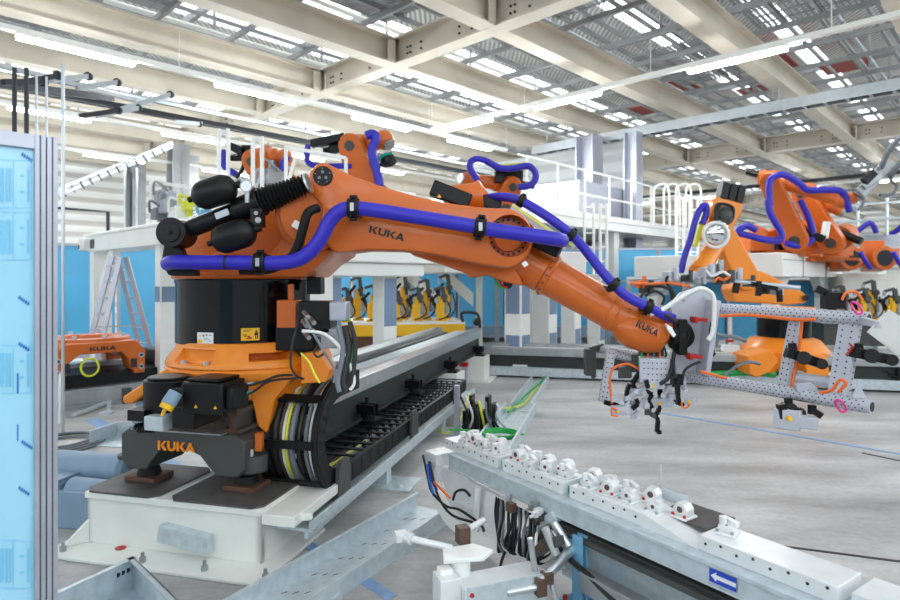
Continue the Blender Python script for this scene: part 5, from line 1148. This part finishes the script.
# second gripper behind the plate
r = thing('robot_gripper', 'silver tube gripper with clamps held by the bright orange robot, behind the grey plate', 'gripper', at(680,280,7.6))
mb = MB(); mb.cyl(at(627,279,7.8), at(722,280,7.6), .032, n=10); mb.cyl(at(632,296,7.8), at(668,292,7.7), .03, n=10); mb.bar(at(628,279,7.8), at(630,300,7.8), .05,.05); mb.cyl(at(722,280,7.6), at(800,288,7.4), .03, n=10); mb.bar(at(690,284,7.9), at(693,279,7.7), .2,.2); part(r, 'tube', mb, 'pole')
for i, (x,y,s,m) in enumerate(((646,288,.09,'dark'),(660,284,.08,'perf'),(670,276,.10,'perf'),(686,278,.07,'dark'),(706,272,.10,'perf'),(715,268,.09,'steel2'),(724,278,.12,'dark'),(734,276,.09,'perf'),(748,283,.07,'dark'),(762,290,.08,'dark'),(776,291,.07,'perf'),(640,284,.07,'cableor'),(700,280,.06,'perf'))):
    mb = MB(); c = at(x,y,7.6); mb.box(Fr(c, V((.8,.6,.1)), V((-.6,.8,0))), -s,s,-s*.5,s*.5,-s*.6,s*.6); mb.cyl(c+V((s*.5,-.06,-.05)), c+V((s*.5,-.06,.10)), s*.4, n=8); part(r, 'clamp', mb, m, .005)
for pts, m in (([(640,300),(646,288),(658,286),(670,290),(672,300)],'cable'),([(645,296),(655,291),(664,297),(662,305)],'cable'),([(630,283),(650,284),(668,283),(690,286)],'cableor'),([(714,282),(718,278),(724,280),(730,276)],'cableor'),([(668,276),(666,282),(672,290),(676,300)],'cable'),([(706,270),(712,276),(722,272),(730,276)],'cablew')):
    mb = MB(); mb.tube([at(x,y,7.5) for x,y in pts], .018, n=8); part(r, 'cable', mb, m)
mb = MB(); mb.bar(at(734,280,7.6), at(778,289,7.4), .05,.05); mb.bar(at(759,281,7.4), at(758,296,7.4), .05,.05); mb.bar(at(779,290,7.3), at(780,302,7.3), .05,.05); mb.bar(at(737,283,7.4), at(735,293,7.4), .06,.06); part(r, 'black_arm', mb, 'black')
# clutter between gripper and rear track
mb = MB(); mb.bar(at(815,288,3.1), at(836,298,3.1), .035,.035); mb.box(Fr(at(832,299,3.1),X,Y_), -.045,.055,-.03,.03,-.05,.035); mb.bar(at(832,304,3.1), at(832,316,3.1), .03,.03); kk = part(G_, 'clamp', mb, 'black', .004, 'black clamp on top of the upper tube')
mb = MB(); mb.tube([at(842,300,3.06), at(846,293,3.06), at(856,292,3.06), at(862,300,3.06)], .007, n=8); part(kk, 'cable', mb, 'cableor')
r = thing('test_stand', 'white stand with red top in front of the orange robot base on the rear track', 'stand', RT.p(2.78,.5,.47))
q = RT.at(2.78,.5,.47); mb = MB(); mb.cbox(q.at(0,0,.0), .22,.2,.0001); mb = MB(); mb.box(q, -.12,.12,-.1,.1,0,.10); parts(r, 'foot', mb, 'white_sticker'); mb = MB(); mb.cyl(q.p(0,0,.1), q.p(0,0,.65), .03, n=10); mb.bar(q.p(-.3,0,.6), q.p(.3,0,.6), .05,.06); part(r, 'pole', mb, 'whiteb'); mb = MB(); mb.cyl(q.p(0,0,.15), q.p(0,0,.19), .05, n=12); mb.cyl(q.p(-.05,0,.65), q.p(-.05,0,.70), .04, n=10); part(r, 'red_ring', mb, 'red')
# ================================================================== FOREGROUND
# ---- film covered guard panel at the left edge (runs along B)
q = at(33.5,300,2.10); GP = Fr((q.x,q.y,0), B, -A)           # x along the panel (away to the right), y towards the hall side
r = thing('guard_panel', 'tall guard panel under light blue protective film at the left edge, in an aluminium frame', 'guard panel', GP.p(-.5,0,0))
mb = MB(); mb.box(GP, -1.6, .0, -.003, .003, .1, 2.06); sh = part(r, 'film_sheet', mb, 'film')
mb = MB(); mb.box(GP, -1.6, .0, -.02,.02,2.05,2.10); mb.box(GP, -1.6,0,-.025,-.02,2.07,2.075); mb.box(GP,-1.6,.0,-.02,.02,.05,.1); parts(r, 'frame_rail', mb, 'alu', .002)
fr_n = GP.y if GP.y.dot(V((0,0,0))-GP.o) > 0 else -GP.y    # side facing the camera
def film_px(mb, x0, y0, x1, y1, w_):                        # a printed stroke on the film between two sighted points
    def hit(px, py):
        d = at(px,py,1.)-V((0,0,H)); t = (GP.o-V((0,0,H))).dot(fr_n)/d.dot(fr_n); return V((0,0,H))+d*t+fr_n*.0042
    a, b = hit(x0,y0), hit(x1,y1); mb.bar(a, b, .001, w_, up=(b-a).cross(fr_n)) if False else None
    u = (b-a).normalized(); v = fr_n.cross(u); mb.prism([a-v*w_/2, b-v*w_/2, b+v*w_/2, a+v*w_/2], fr_n*.0006)
fpm = mat('film_print', (118,196,232), .3)
for base in (160, 212, 345, 540):
    mb = MB()
    for x in (1.5,6.5,10,28): film_px(mb, x, base+8, x, base+42, .006 if x > 5 else .012)
    film_px(mb, 0, base, 31, base+1, .002); film_px(mb, 0, base+48, 31, base+48, .002); film_px(mb, 31, base, 31, base+48, .002); film_px(mb, 13, base+2, 13, base+47, .002)
    film_px(mb, 20,base+16,23.5,base+16,.008); film_px(mb, 20,base+32,23.5,base+32,.008)
    part(sh, 'faint_print', mb, fpm, label='faint printed text block on the film')

mb = MB()
for cx, cy in ((27,158),(24,301),(24,347),(27,445),(24,491)):
    for k in range(5):
        a = (cx-5+2.2*k, cy-3.4+1.5*k); film_px(mb, a[0]-.6, a[1]+1.8, a[0]+.9, a[1]-1.8, .004); film_px(mb, a[0]-.8, a[1]-.9, a[0]+1.2, a[1]+1.1, .0035)
film_px(mb, 17.5, 373, 17.5, 393, .005); film_px(mb, 17.5, 424,17.5,441,.004)
part(sh, 'blue_logo_print', mb, 'filmd', label='small dark blue slanted print repeated on the film')
for i, (x, nmz) in enumerate(((0.0,'a'),(.036,'b'))):
    mb = MB(); mb.box(GP, x, x+.032, -.02,.02,0,2.10+.0*i)
    mb.mi = 1
    for s in (-1, 1): mb.box(GP, x+.0135, x+.0185, s*.0190, s*.0205, 0, 2.1)
    mb.box(GP, x+.0322, x+.0358, -.012, .012, 0, 2.09) if i == 0 else None
    part(r, 'post', mb, ['alu','dark'], .0015)
# ---- blue-grey gear motor on the floor
r = thing('gear_motor', 'blue-grey gear motor lying on the floor left of the white plinth', 'motor', fl(80,505))
c = fl(90,524); mf = Fr((c.x,c.y,0), V((.93,-.2,0)).normalized(), V((.21,.97,0)).normalized())
mb = MB(); mb.cyl(mf.p(-.45,.2,.30), mf.p(.10,.2,.30), .105, n=28); mb.cyl(mf.p(.10,.2,.30), mf.p(.13,.2,.30), .105,.08, n=28); part(r, 'motor_body', mb, 'motor', .004)
mb = MB(); mb.box(mf, -.16,.10,-.1,.08,.0,.24); mb.cyl(mf.p(-.12,-.01,.22), mf.p(.26,-.01,.24), .085,.06, n=24); mb.cyl(mf.p(.26,-.01,.24), mf.p(.275,-.01,.24), .05, n=20); part(r, 'gearbox', mb, 'motor', .012)
mb = MB(); mb.box(mf, -.4,-.17,-.10,.1,.0,.30)
for i in range(6): mb.box(mf, -.41,-.165,-.11,.11,.03+.045*i,.045+.045*i)
part(r, 'cooling_fins', mb, 'motor')
# ---- coil, bar, angles, on the floor at left
mb = MB(); c = fl(62,445)
for k in range(5): mb.tube([c+V(((.22+.035*k)*math.cos(t), (.26+.035*k)*math.sin(t), .015+.012*((k*3) % 4))) for t in [2*math.pi*i/20 for i in range(20)]], .011, n=6, closed=True)
one('cable_coil', 'coiled grey cable lying on the floor beside the aluminium post', 'cable', mb, 'cablegr')
mb = MB(); mb.bar(fl(74,417)+Z*.02, fl(110,405)+Z*.05, .06,.03); mb.box(Fr(fl(108,414), X, Y_), -.08,.05,-.05,.05,0,.03); mb.bar(fl(108,414)+Z*.02, fl(109,408)+Z*.05, .04,.05); one('angle_bar', 'pale steel bar with a foot lying on the floor at left', 'bar', mb, 'galv')
mb = MB(); q = Fr(fl(113,447), V((.98,-.18,0)), V((.18,.98,0))); mb.box(q, -.24,.3,-.02,.35,0,.012); mb.box(q, -.24,.3,-.02,-.008,0,.17) if False else mb.box(q, -.24,.3,.33,.342,0,.16); mb.box(q,-.24,-.225,-.02,.34,0,.15)
for x in (-.05,.15): mb.box(q, x,x+.012,.2,.34,0,.14)
one('steel_channel', 'short galvanised steel channel on the floor left of the dark end casting', 'channel', mb, 'galv')
mb = MB(); mb.tube([fl(57,420)+Z*.2, fl(60,416)+Z*.5, fl(59,426)+Z*.02], .012, n=6); one('loose_cable', 'thin white cable standing by the aluminium post on the floor', 'cable', mb, 'cablew')
# ---- U trays on the floor
def tray(name, lab, fr, w_, L_, h_, bot=True, slots=0, m='galv'):
    r = thing(name, lab, 'tray', fr.p(w_/2, L_/2, 0))
    mb = MB(); mb.box(fr, 0, w_, 0, L_, 0, .004); mb.box(fr, -.004, 0, 0, L_, 0, h_); mb.box(fr, w_, w_+.004, 0, L_, 0, h_); mb.box(fr, 0,.02,0,L_,h_-.003,h_); mb.box(fr,w_-.02,w_,0,L_,h_-.003,h_); part(r, 'channel', mb, m, .001)
    if slots:
        mb = MB(); y = .12; 
        while y < L_-.05:
            for k in range(5):
                x = w_*(.2+.15*k); mb.prism([fr.p(x-.012,y+.03*k-.06,.0041), fr.p(x-.006,y+.03*k-.06,.0041), fr.p(x+.006,y+.03*k-.03,.0041), fr.p(x,y+.03*k-.03,.0041)], Z*.0006)
            y += slots
        parts(r, 'slot', mb, 'hole')
    return r
e0 = fl(448,523); e1 = fl(337,600); dL = (e0-e1).normalized(); nL = V((-dL.y, dL.x, 0))  # left of the run
w1 = .34
TF = Fr(e1-dL*.6+nL*w1, -nL, dL)
r = tray('cable_tray', 'long galvanised cable tray on the floor running in from the bottom edge', TF, w1, (e0-e1).length+.75, .10, slots=.22)
mb = MB()
for y in (.55, 1.2, 1.75): mb.box(TF, w1+.004, w1+.02, y, y+.07, 0, .03)
parts(r, 'foot_tab', mb, 'galv')
u1 = fl(513,455); u2 = fl(534,411); dU = T; 
TU = Fr(u1-dU*.25-P*.36, P, T); 
r = tray('cable_tray', 'galvanised cable tray on the floor behind the fixture bench, holding a green cable coil', TU, .36, 2.05, .12, slots=.2)
TV = Fr(TU.p(.05,2.1,0), P, T); r = tray('cable_tray', 'farther narrow cable tray leading from the bench to the rear track', TV, .26, 2.3, .10)
mb = MB(); mb.tube([TV.p(.02,-.3,.05), TV.p(.05,.3,.04), TV.p(.10,1.0,.05), TV.p(.18,1.8,.06), TV.p(.2,2.25,.08)], .014, n=8); one('green_cable', 'green cable laid along the farther narrow tray', 'cable', mb, 'green')
mb = MB(); mb.tube([TV.p(-.1,-.2,.06), TV.p(.12,.2,.04), TV.p(.16,.9,.05), TV.p(.2,1.6,.05)], .011, n=8); one('lime_cable', 'yellow-green cable laid along the farther narrow tray', 'cable', mb, 'limey')
mb = MB(); c = fl(500,437, .05)
for k in range(4): mb.tube([c+V(((.155+.008*k)*math.cos(t), (.14+.008*k)*math.sin(t), .012*k+.01)) for t in [2*math.pi*i/20 for i in range(20)]], .009, n=6, closed=True)
mb.tube([c+V((-.16,0,.03)), c+V((-.3,.15,.03)), c+V((-.5,.2,.02))], .009, n=6); mb.tube([c+V((.16,0,.03)), c+V((.24,.02,.02))], .009, n=6)
one('cable_coil', 'bright green cable coil lying in the tray behind the fixture bench', 'cable', mb, 'green')
# tray corner at bottom left
cA = fl(132,556,.0); 
TC = Fr(fl(135,590), V((.86,-.5,0)), V((.5,.86,0)))
r = thing('cable_tray', 'galvanised sheet tray corner on the floor at the bottom left', 'tray', TC.p(0,0,0))
p0, p1, p2 = at(57,594,2.9), at(134,557,3.05), at(184,604,2.75)
mb = MB(); zt = .16
a0, a1, a2 = fl(40,598,zt), fl(133,556,zt), fl(190,612,zt)
for a, b in ((a0,a1),(a1,a2)):
    dv = (b-a).normalized(); nn = V((dv.y,-dv.x,0)); mb.prism([V((a.x,a.y,0)), V((b.x,b.y,0)), b, a], nn*.005); mb.prism([a, b, b+nn*.03, a+nn*.03], -Z*.004)
part(r, 'rim', mb, 'galv')
mb = MB(); far = a2+(a0-a1); mb.prism([V((q.x,q.y,.002)) for q in (a0,a1,a2,far)], Z*.004); bt = part(r, 'bottom', mb, 'galv')
mb = MB()
for k in range(3): q = a1+(a0-a1)*(.06+.06*k); mb.cyl(V((q.x,q.y,.1)), V((q.x,q.y-.012,.1)), .012, n=8)
parts(r, 'bolt', mb, 'hole')
# ---- post and valve bundle behind the bench
mb = MB(); q = fl(457,436); mb.box(Fr(q,P,T), -.025,.025,-.025,.025,0,.52); one('tray_post', 'thin aluminium post standing at the end of the chain tray', 'post', mb, 'alu')
r = thing('valve_bundle', 'black valve and hose bundle on the floor between chain tray and cable tray', 'valves', fl(480,425))
mb = MB(); q = Fr(fl(482,432), P, T)
for i in range(6): mb.box(q, -.20+.06*i,-.16+.06*i,-.05+.04*(i%2),.12,.0,.22+.08*((i*5)%3))
part(r, 'valves', mb, 'black', .004)
for i in range(7):
    mb = MB(); mb.tube([q.p(-.2+.06*i,0,.3), q.p(-.22+.07*i,-.1,.4-.02*i), q.p(-.12+.05*i,-.14,.2), q.p(-.2+.08*i,-.05,.05)], .012, n=8); part(r, 'hose', mb, ('cable','cablew','cable','limey','cablegr','cable','pole')[i])
mb = MB(); mb.tube([fl(437,410)+Z*.12, fl(442,423)+Z*.08, fl(441,434)+Z*.02, fl(452,433)+Z*.02, fl(462,424)+Z*.1, fl(470,410)+Z*.2], .011, n=8); one('earth_cable', 'yellow-green earth cable looping on the floor beside the chain tray', 'cable', mb, 'limey')
mb = MB(); q = fl(437,417); mb.box(Fr(q,P,T), -.1,.1,-.06,.1,0,.10); mb.cyl(q+V((0,-.02,.1)), q+V((0,-.02,.16)), .05, n=14); one('white_clamp_block', 'small white block on the floor under the end of the chain tray', 'block', mb, 'whiteb', bev=.01)
mb = MB(); q = fl(464,388); mb.box(Fr(q,P,T), -.04,.04,-.04,.04,0,.32); mb.mi=1; mb.box(Fr(q+Z*.32,P,T), -.06,.06,-.04,.04,0,.06); one('red_tag_post', 'small post with a red tag beside the far track plinth', 'post', mb, ['alu','red'])

# ================================================================== FIXTURE BENCH
BD = V((.57,-.8216,0)).normalized(); BN = V((.8216,.57,0)).normalized()
BO = V((.02,3.82,0)); BF = Fr(BO, BD, BN); ZT = .5; BP = BF.at(-.13,0,0)
r = thing('fixture_bench', 'long aluminium fixture bench crossing the lower right, with pale blue legs', 'bench', BF.p(1.2,.1,0))
mb = MB(); mb.box(BF, -.05, 2.75, 0, .26, ZT-.10, ZT); mb.box(BF, -.05,2.75,-.012,0,ZT-.02,ZT); mb.box(BF,-.05,2.75,-.006,0,ZT-.10,ZT-.088); part(r, 'beam', mb, 'galv', .004)
mb = MB(); mb.box(BF, .75, 2.75, -.02,.01,ZT-.165,ZT-.14); mb.box(BF, .75,2.75,.02,.2,ZT-.15,ZT-.13); part(r, 'cable_duct', mb, 'dark')
mb = MB(); mb.box(BF, .85, 2.75, .10, .13, .06, ZT-.15); part(r, 'rear_panel', mb, 'galv')
mb = MB(); mb.bar(BF.p(1.15,-.06,.2), BF.p(2.75,-.06,.2), .07,.09); part(r, 'lower_rail', mb, 'steel2', .004)
mb = MB(); mb.tube([BF.p(.85,-.02,.34), BF.p(1.0,-.05,.27), BF.p(1.2,-.08,.24), BF.p(1.5,-.1,.16), BF.p(1.8,-.1,.1)], .014, n=8); part(r, 'cable', mb, 'cable')
for u in (1.08, 2.3):
    mb = MB(); q = BF.at(u,.0); mb.box(q, -.03,.03,-.035,-.02,.05,ZT-.13); mb.box(q,-.03,.03,.0,.015,.05,ZT-.13); mb.box(q,-.006,.006,-.02,.0,.05,ZT-.13); mb.box(q, -.08,.08,-.08,.06,.0,.05); lg = part(r, 'leg', mb, 'paleblue', .002)
    mb = MB()
    for e in (-.05,.05): mb.cyl(q.p(e,-.06,.05), q.p(e,-.06,.075), .012, n=8)
    parts(lg, 'foot_bolt', mb, 'red')
# mounting plates
for k, (a, b) in enumerate(((-.04,.50),(.55,1.03),(1.08,1.52),(1.80,2.32),(2.36,2.88))):
    mb = MB(); mb.box(BP, a, b, .05, .235, ZT, ZT+.062); pl = part(r, 'mounting_plate', mb, 'whiteb', .003)
    mb = MB(); n = max(3, int((b-a)/.06))
    for i in range(n):
        q = BP.p(a+(i+.5)*(b-a)/n, .05, ZT+.035+.012*(i%2)); mb.cyl(q, q-BN*.0015, .006, n=8)
    parts(pl, 'hole', mb, 'hole')
for a in (.505, 1.035):
    mb = MB(); mb.box(BP, a, a+.04, .09,.2,ZT,ZT+.04); part(r, 'teal_insert', mb, 'teal')
mb = MB(); mb.prism([BP.p(1.52,.05,ZT+.062), BP.p(1.52,.05,ZT), BP.p(1.80,.05,ZT)], BN*.18); part(r, 'ramp', mb, 'whiteb')
# curved end bracket
cv = [(425,452),(424,466),(427,484),(435,502),(447,517),(464,530),(490,541),(520,550),(552,560)]
inn = [(552,572),(515,563),(480,551),(455,538),(440,524),(430,508),(422,488),(418,466),(420,450)]
def benchpt(px, py, off):                                   # sighted point on the upright plane along the bench
    d = at(px,py,1.)-V((0,0,H)); o = BF.p(0,off,0); t = (o-V((0,0,H))).dot(BN)/d.dot(BN); return V((0,0,H))+d*t
mb = MB(); mb.prism([benchpt(x+5,y,-.03) for x,y in cv]+[benchpt(x+5,y,-.03) for x,y in inn], BN*.06); part(r, 'curved_end', mb, 'white', .006)
mb = MB(); mb.prism([benchpt(x,y,.02) for x,y in ((440,470),(462,466),(468,480),(505,500),(497,545),(470,535),(452,516))], BN*.02); wp = part(r, 'web_plate', mb, 'whiteb', .003)
mb = MB(); mb.cyl(benchpt(437,462,.02), benchpt(437,480,.02), .045, n=20); mb.box(Fr(benchpt(436,455,.03), BD, BN), -.05,.09,-.06,.1,-.05,.03); mb.cyl(benchpt(478,488,-.02), benchpt(474,536,-.02), .022, n=14); parts(r, 'clamp_cylinder', mb, 'whiteb', .005)
mb = MB(); mb.prism([benchpt(x,y,-.02) for x,y in ((497,545),(550,512),(556,522),(505,556))], BN*.05); parts(r, 'brace', mb, 'galv')
# cable bundle on the bench
for i in range(22):
    x = 497+2.2*i; m = ('cable','cable','cablegr','cable','cablew','cable','cablegr','cable')[i % 8]
    mb = MB(); y0 = 496+1.2*i
    mb.tube([benchpt(x,y0,.03), benchpt(x-2+random.uniform(-4,3),y0+18,-.03-.004*i), benchpt(x+random.uniform(-9,4),y0+42,-.06-.003*i), benchpt(x+9+random.uniform(-8,8),y0+56-1.2*i,-.05), benchpt(x+14-.6*i,y0+30-.9*i,-.01)], .0085, n=8); part(r, 'cable', mb, m)
for pts, m in (([(423,455),(428,478),(432,492),(446,506),(460,510),(480,524),(484,532)],'cable'),([(430,462),(434,482),(440,500),(452,515),(472,522)],'cable'),([(429,461),(431,478),(437,490)],'blue'),([(427,464),(430,482),(434,496)],'filmd'),([(434,482),(442,490),(450,498)],'cableor'),([(453,500),(456,492),(464,490),(470,496)],'cable'),([(524,548),(516,552),(508,548),(502,560),(500,570)],'cable')):
    mb = MB(); mb.tube([benchpt(x,y,-.06) for x,y in pts], .008, n=8); part(r, 'cable', mb, m)
for i in range(8):
    mb = MB(); q = Fr(benchpt(533+3.5*(i%4)+2*(i//4), 508+7*(i%4)-4*(i//4), -.02-.02*(i%2)), BD, BN); mb.box(q, -.018,.018,-.02,.02,-.012,.014); mb.cyl(q.p(0,-.02,0), q.p(0,-.045,0), .008, n=8); part(r, 'fitting', mb, ('steel2','whiteb','dark','steel2')[i%4], .002)
mb = MB(); mb.box(Fr(benchpt(511,507,-.08), BD, BN), -.024,.024,-.02,.02,-.024,.024); part(r, 'bronze_block', mb, 'brown', .003)
mb = MB(); mb.cyl(benchpt(510,494,-.05), benchpt(510,509,-.05), .013, n=10); part(r, 'rod', mb, 'steel')
# blue sticker with arrow
def side(u, z, e=.0): return BF.p(u, -.0125-e, z)
ust = None
for k in range(200):
    q = BF.p(1.6+.005*k, -.0125, ZT-.055); px = CX+F*q.x/q.y
    if px > 708: ust = 1.6+.005*k; break
fs = BF.at(ust, -.0065, ZT-.05)
mb = MB(); mb.box(fs, 0, .11, -.002, 0, -.026, .026); stk = part(r, 'blue_sticker', mb, 'bluesign', label='blue sticker with white left arrow')
mb = MB(); mb.prism([fs.p(.006,-.0022,0), fs.p(.03,-.0022,.018), fs.p(.03,-.0022,-.018)], -BN*.0005); mb.box(fs, .03,.11,-.0027,-.0022,-.008,.008); part(stk, 'arrow', mb, 'white_sticker')
# locating blocks on the plates: every block its own thing
def block_proto(kind):
    r = thing('locating_block', '', 'locating block', (0,0,0)); f_ = Fr((0,0,0), X, Y_)
    mb = MB(); mb.box(f_, -.05,.05,-.055,.055,0,.014)
    if kind == 0: mb.prism([f_.p(-.042,-.035,.014), f_.p(.042,-.035,.014), f_.p(.042,-.035,.05), f_.p(.022,-.035,.078), f_.p(-.022,-.035,.078), f_.p(-.042,-.035,.05)], Y_*.07)
    elif kind == 1: mb.prism([f_.p(-.04,-.03,.014), f_.p(.04,-.03,.014), f_.p(.04,-.03,.04), f_.p(-.01,-.03,.066), f_.p(-.04,-.03,.066)], Y_*.065); mb.cyl(f_.p(.02,0,.03), f_.p(.02,0,.075), .022, n=14)
    else: mb.box(f_, -.035,.035,-.04,.04,.014,.045); mb.cyl(f_.p(-.015,-.02,.04), f_.p(-.015,-.02,.085), .018, n=12); mb.bar(f_.p(-.03,.03,.06), f_.p(.05,.0,.05), .03,.026)
    bo = part(r, 'body', mb, 'whiteb', .004)
    mb = MB(); mb.cyl(f_.p(0,-.0365,.046), f_.p(0,-.03,.046), .017, n=16) if kind == 0 else mb.cyl(f_.p(0,-.032,.038), f_.p(0,-.02,.038), .011, n=12)
    part(bo, 'bore', mb, 'brown'); mb = MB()
    for a in (-.036,.036):
        for b in (-.045,): mb.cyl(f_.p(a,b,.014), f_.p(a,b,.026), .008, n=8)
    parts(bo, 'screw', mb, 'red' if kind == 0 else 'steel2')
    return r
protos = [block_proto(k) for k in range(3)]; used = set()
spots = [(.10,.19,1),(.14,.10,2),(.20,.13,0),(.26,.20,2),(.31,.11,1),(.37,.19,0),(.43,.12,1),(.58,.20,2),(.62,.12,0),(.69,.19,1),(.74,.10,2),(.80,.18,0),(.86,.11,1),(.92,.20,0),(.98,.13,2),(1.11,.20,0),(1.16,.11,2),(1.22,.20,1),(1.28,.12,0),(1.34,.20,2),(1.40,.12,1),(1.46,.21,0),(1.53,.14,1),(1.63,.20,0),(1.86,.16,2)]
ordn = ['nearest the curved end']+['%s from the curved end' % q for q in ('second','third','fourth','fifth','sixth','seventh','eighth','ninth','tenth','eleventh','twelfth','thirteenth','fourteenth','fifteenth','sixteenth','seventeenth','eighteenth','nineteenth','twentieth','twenty-first','twenty-second','twenty-third')]+['beside the mat','past the mat']
kn = ['white block with a round brown bore','white wedge block with a stud','white block with a slanted lever']
for i, (u, n, k) in enumerate(spots):
    p_ = BP.p(u, n, ZT+.062 if not 1.52 < u < 1.8 else ZT+.045); rz = math.atan2(BD.y, BD.x)+(.0 if i % 3 else .25)
    lab = kn[k]+' on the bench, '+ordn[i]
    if k not in used: o = protos[k]; used.add(k); o.location = p_; o.rotation_euler = (0,0,rz); o['label'] = lab
    else: o = copy_tree(protos[k], p_, rz, lab)
    o['group'] = 'white locating blocks on the fixture bench'; o.scale = (.82,.82,.85)
mb = MB(); q = BP.at(1.60,.23,ZT+.03); mb.box(q, -.09,.16,.0,.16,0,.012); mb.box(q, -.09,.16,-.06,.0,.0,.012); one('black_mat', 'small black mat sticking out from the bench edge by the last blocks', 'mat', mb, 'conc')
mb = MB(); q = BP.at(1.50,.30,ZT+.075); mb.box(q, -.07,.07,-.03,.03,-.012,.02); mb.cyl(q.p(-.06,0,.0), q.p(-.06,0,.14), .0025, n=6); mb.box(q, -.07,-.04,-.08,.0,-.012,.0); one('sensor_bracket', 'small grey sensor with thin antenna behind the last white blocks', 'sensor', mb, 'galv', bev=.003)
# ---- white control box at the bottom
r = thing('control_box', 'white metal box with bolted bracket at the bottom edge below the bench', 'box', fl(490,640))
cb_ = fl(466,590,.24); CBF = Fr((cb_.x,cb_.y,0), V((.93,.36,0)), V((-.36,.93,0)))
mb = MB(); mb.box(CBF, 0, .40, 0, .16, 0, .235); mb.box(CBF, -.10, .0, .05,.16,0,.27); bx = part(r, 'body', mb, 'whiteb', .005)
mb = MB(); mb.box(CBF, .0, .40, -.006, .0, 0, .25); part(bx, 'front_plate', mb, 'galv', .002)
mb = MB()
for u in (.025, .375): mb.cyl(CBF.p(u,-.012,.215), CBF.p(u,-.006,.215), .010, n=10)
parts(bx, 'bolt', mb, 'red')
mb = MB(); q = CBF.at(.02,.12,.25); mb.prism([q.p(-.08,0,.06), q.p(.10,-.04,.06), q.p(.18,.02,.06), q.p(.12,.12,.06), q.p(-.04,.12,.06)], Z*.018); mb.cyl(q.p(.02,.04,-.02), q.p(.02,.04,.06), .045, n=20); mb.box(q, -.1,-.04,-.02,.04,.0,.04); part(r, 'bracket_plate', mb, 'white', .004)
mb = MB(); mb.cyl(q.p(.0,.1,.08), q.p(-.16,.22,.10), .016, n=12); mb.cyl(q.p(-.16,.22,.10), q.p(-.20,.27,.10), .03,.02, n=12); mb.box(q.at(-.2,.27,.1), -.03,.03,-.03,.03,-.02,.02); mb.cyl(q.p(.10,.2,.10), q.p(.24,.26,.12), .016, n=12); part(r, 'pipe_arm', mb, 'whiteb', .002)
mb = MB(); mb.box(q.at(.08,.16,.11), -.03,.03,-.03,.03,-.04,.04); k = part(r, 'bronze_clamp', mb, 'brown', .003)
mb = MB(); q2 = CBF.at(.36,-.02,.20); mb.box(q2, -.024,.024,-.024,.024,-.04,.04); mb.box(q2.at(.04,.01,.03), -.024,.024,-.024,.024,-.024,.024); part(r, 'bronze_clamp', mb, 'brown', .003)
mb = MB(); mb.cyl(q2.p(-.16,.02,-.01), q2.p(.0,0,.0), .016, n=12); mb.cyl(q2.p(.0,0,.02), q2.p(.24,.10,.10), .024, n=14); mb.cyl(q2.p(.06,0,0), q2.p(.10,-.03,-.2), .014, n=12); mb.cyl(q2.p(.0,.05,.05), q2.p(-.02,.06,.2), .015, n=10); mb.cyl(q2.p(.12,.06,.1), q2.p(.08,.1,.22), .02, n=12); mb.cyl(q2.p(.2,.08,.12), q2.p(.15,.14,.22), .02, n=12); part(r, 'pipe_arm', mb, 'steel', .002)
mb = MB(); mb.prism([benchpt(x,y,-.16) for x,y in ((532,550),(540,540),(556,537),(558,547),(545,552),(536,558))], BN*.05); s_ = part(r, 'sensor_head', mb, 'dark', .003, 'dark curved sensor head with orange patch'); mb = MB(); mb.prism([benchpt(x,y,-.162) for x,y in ((537,547),(543,541),(545,546),(538,553))], -BN*.003); part(s_, 'orange_patch', mb, 'rust')
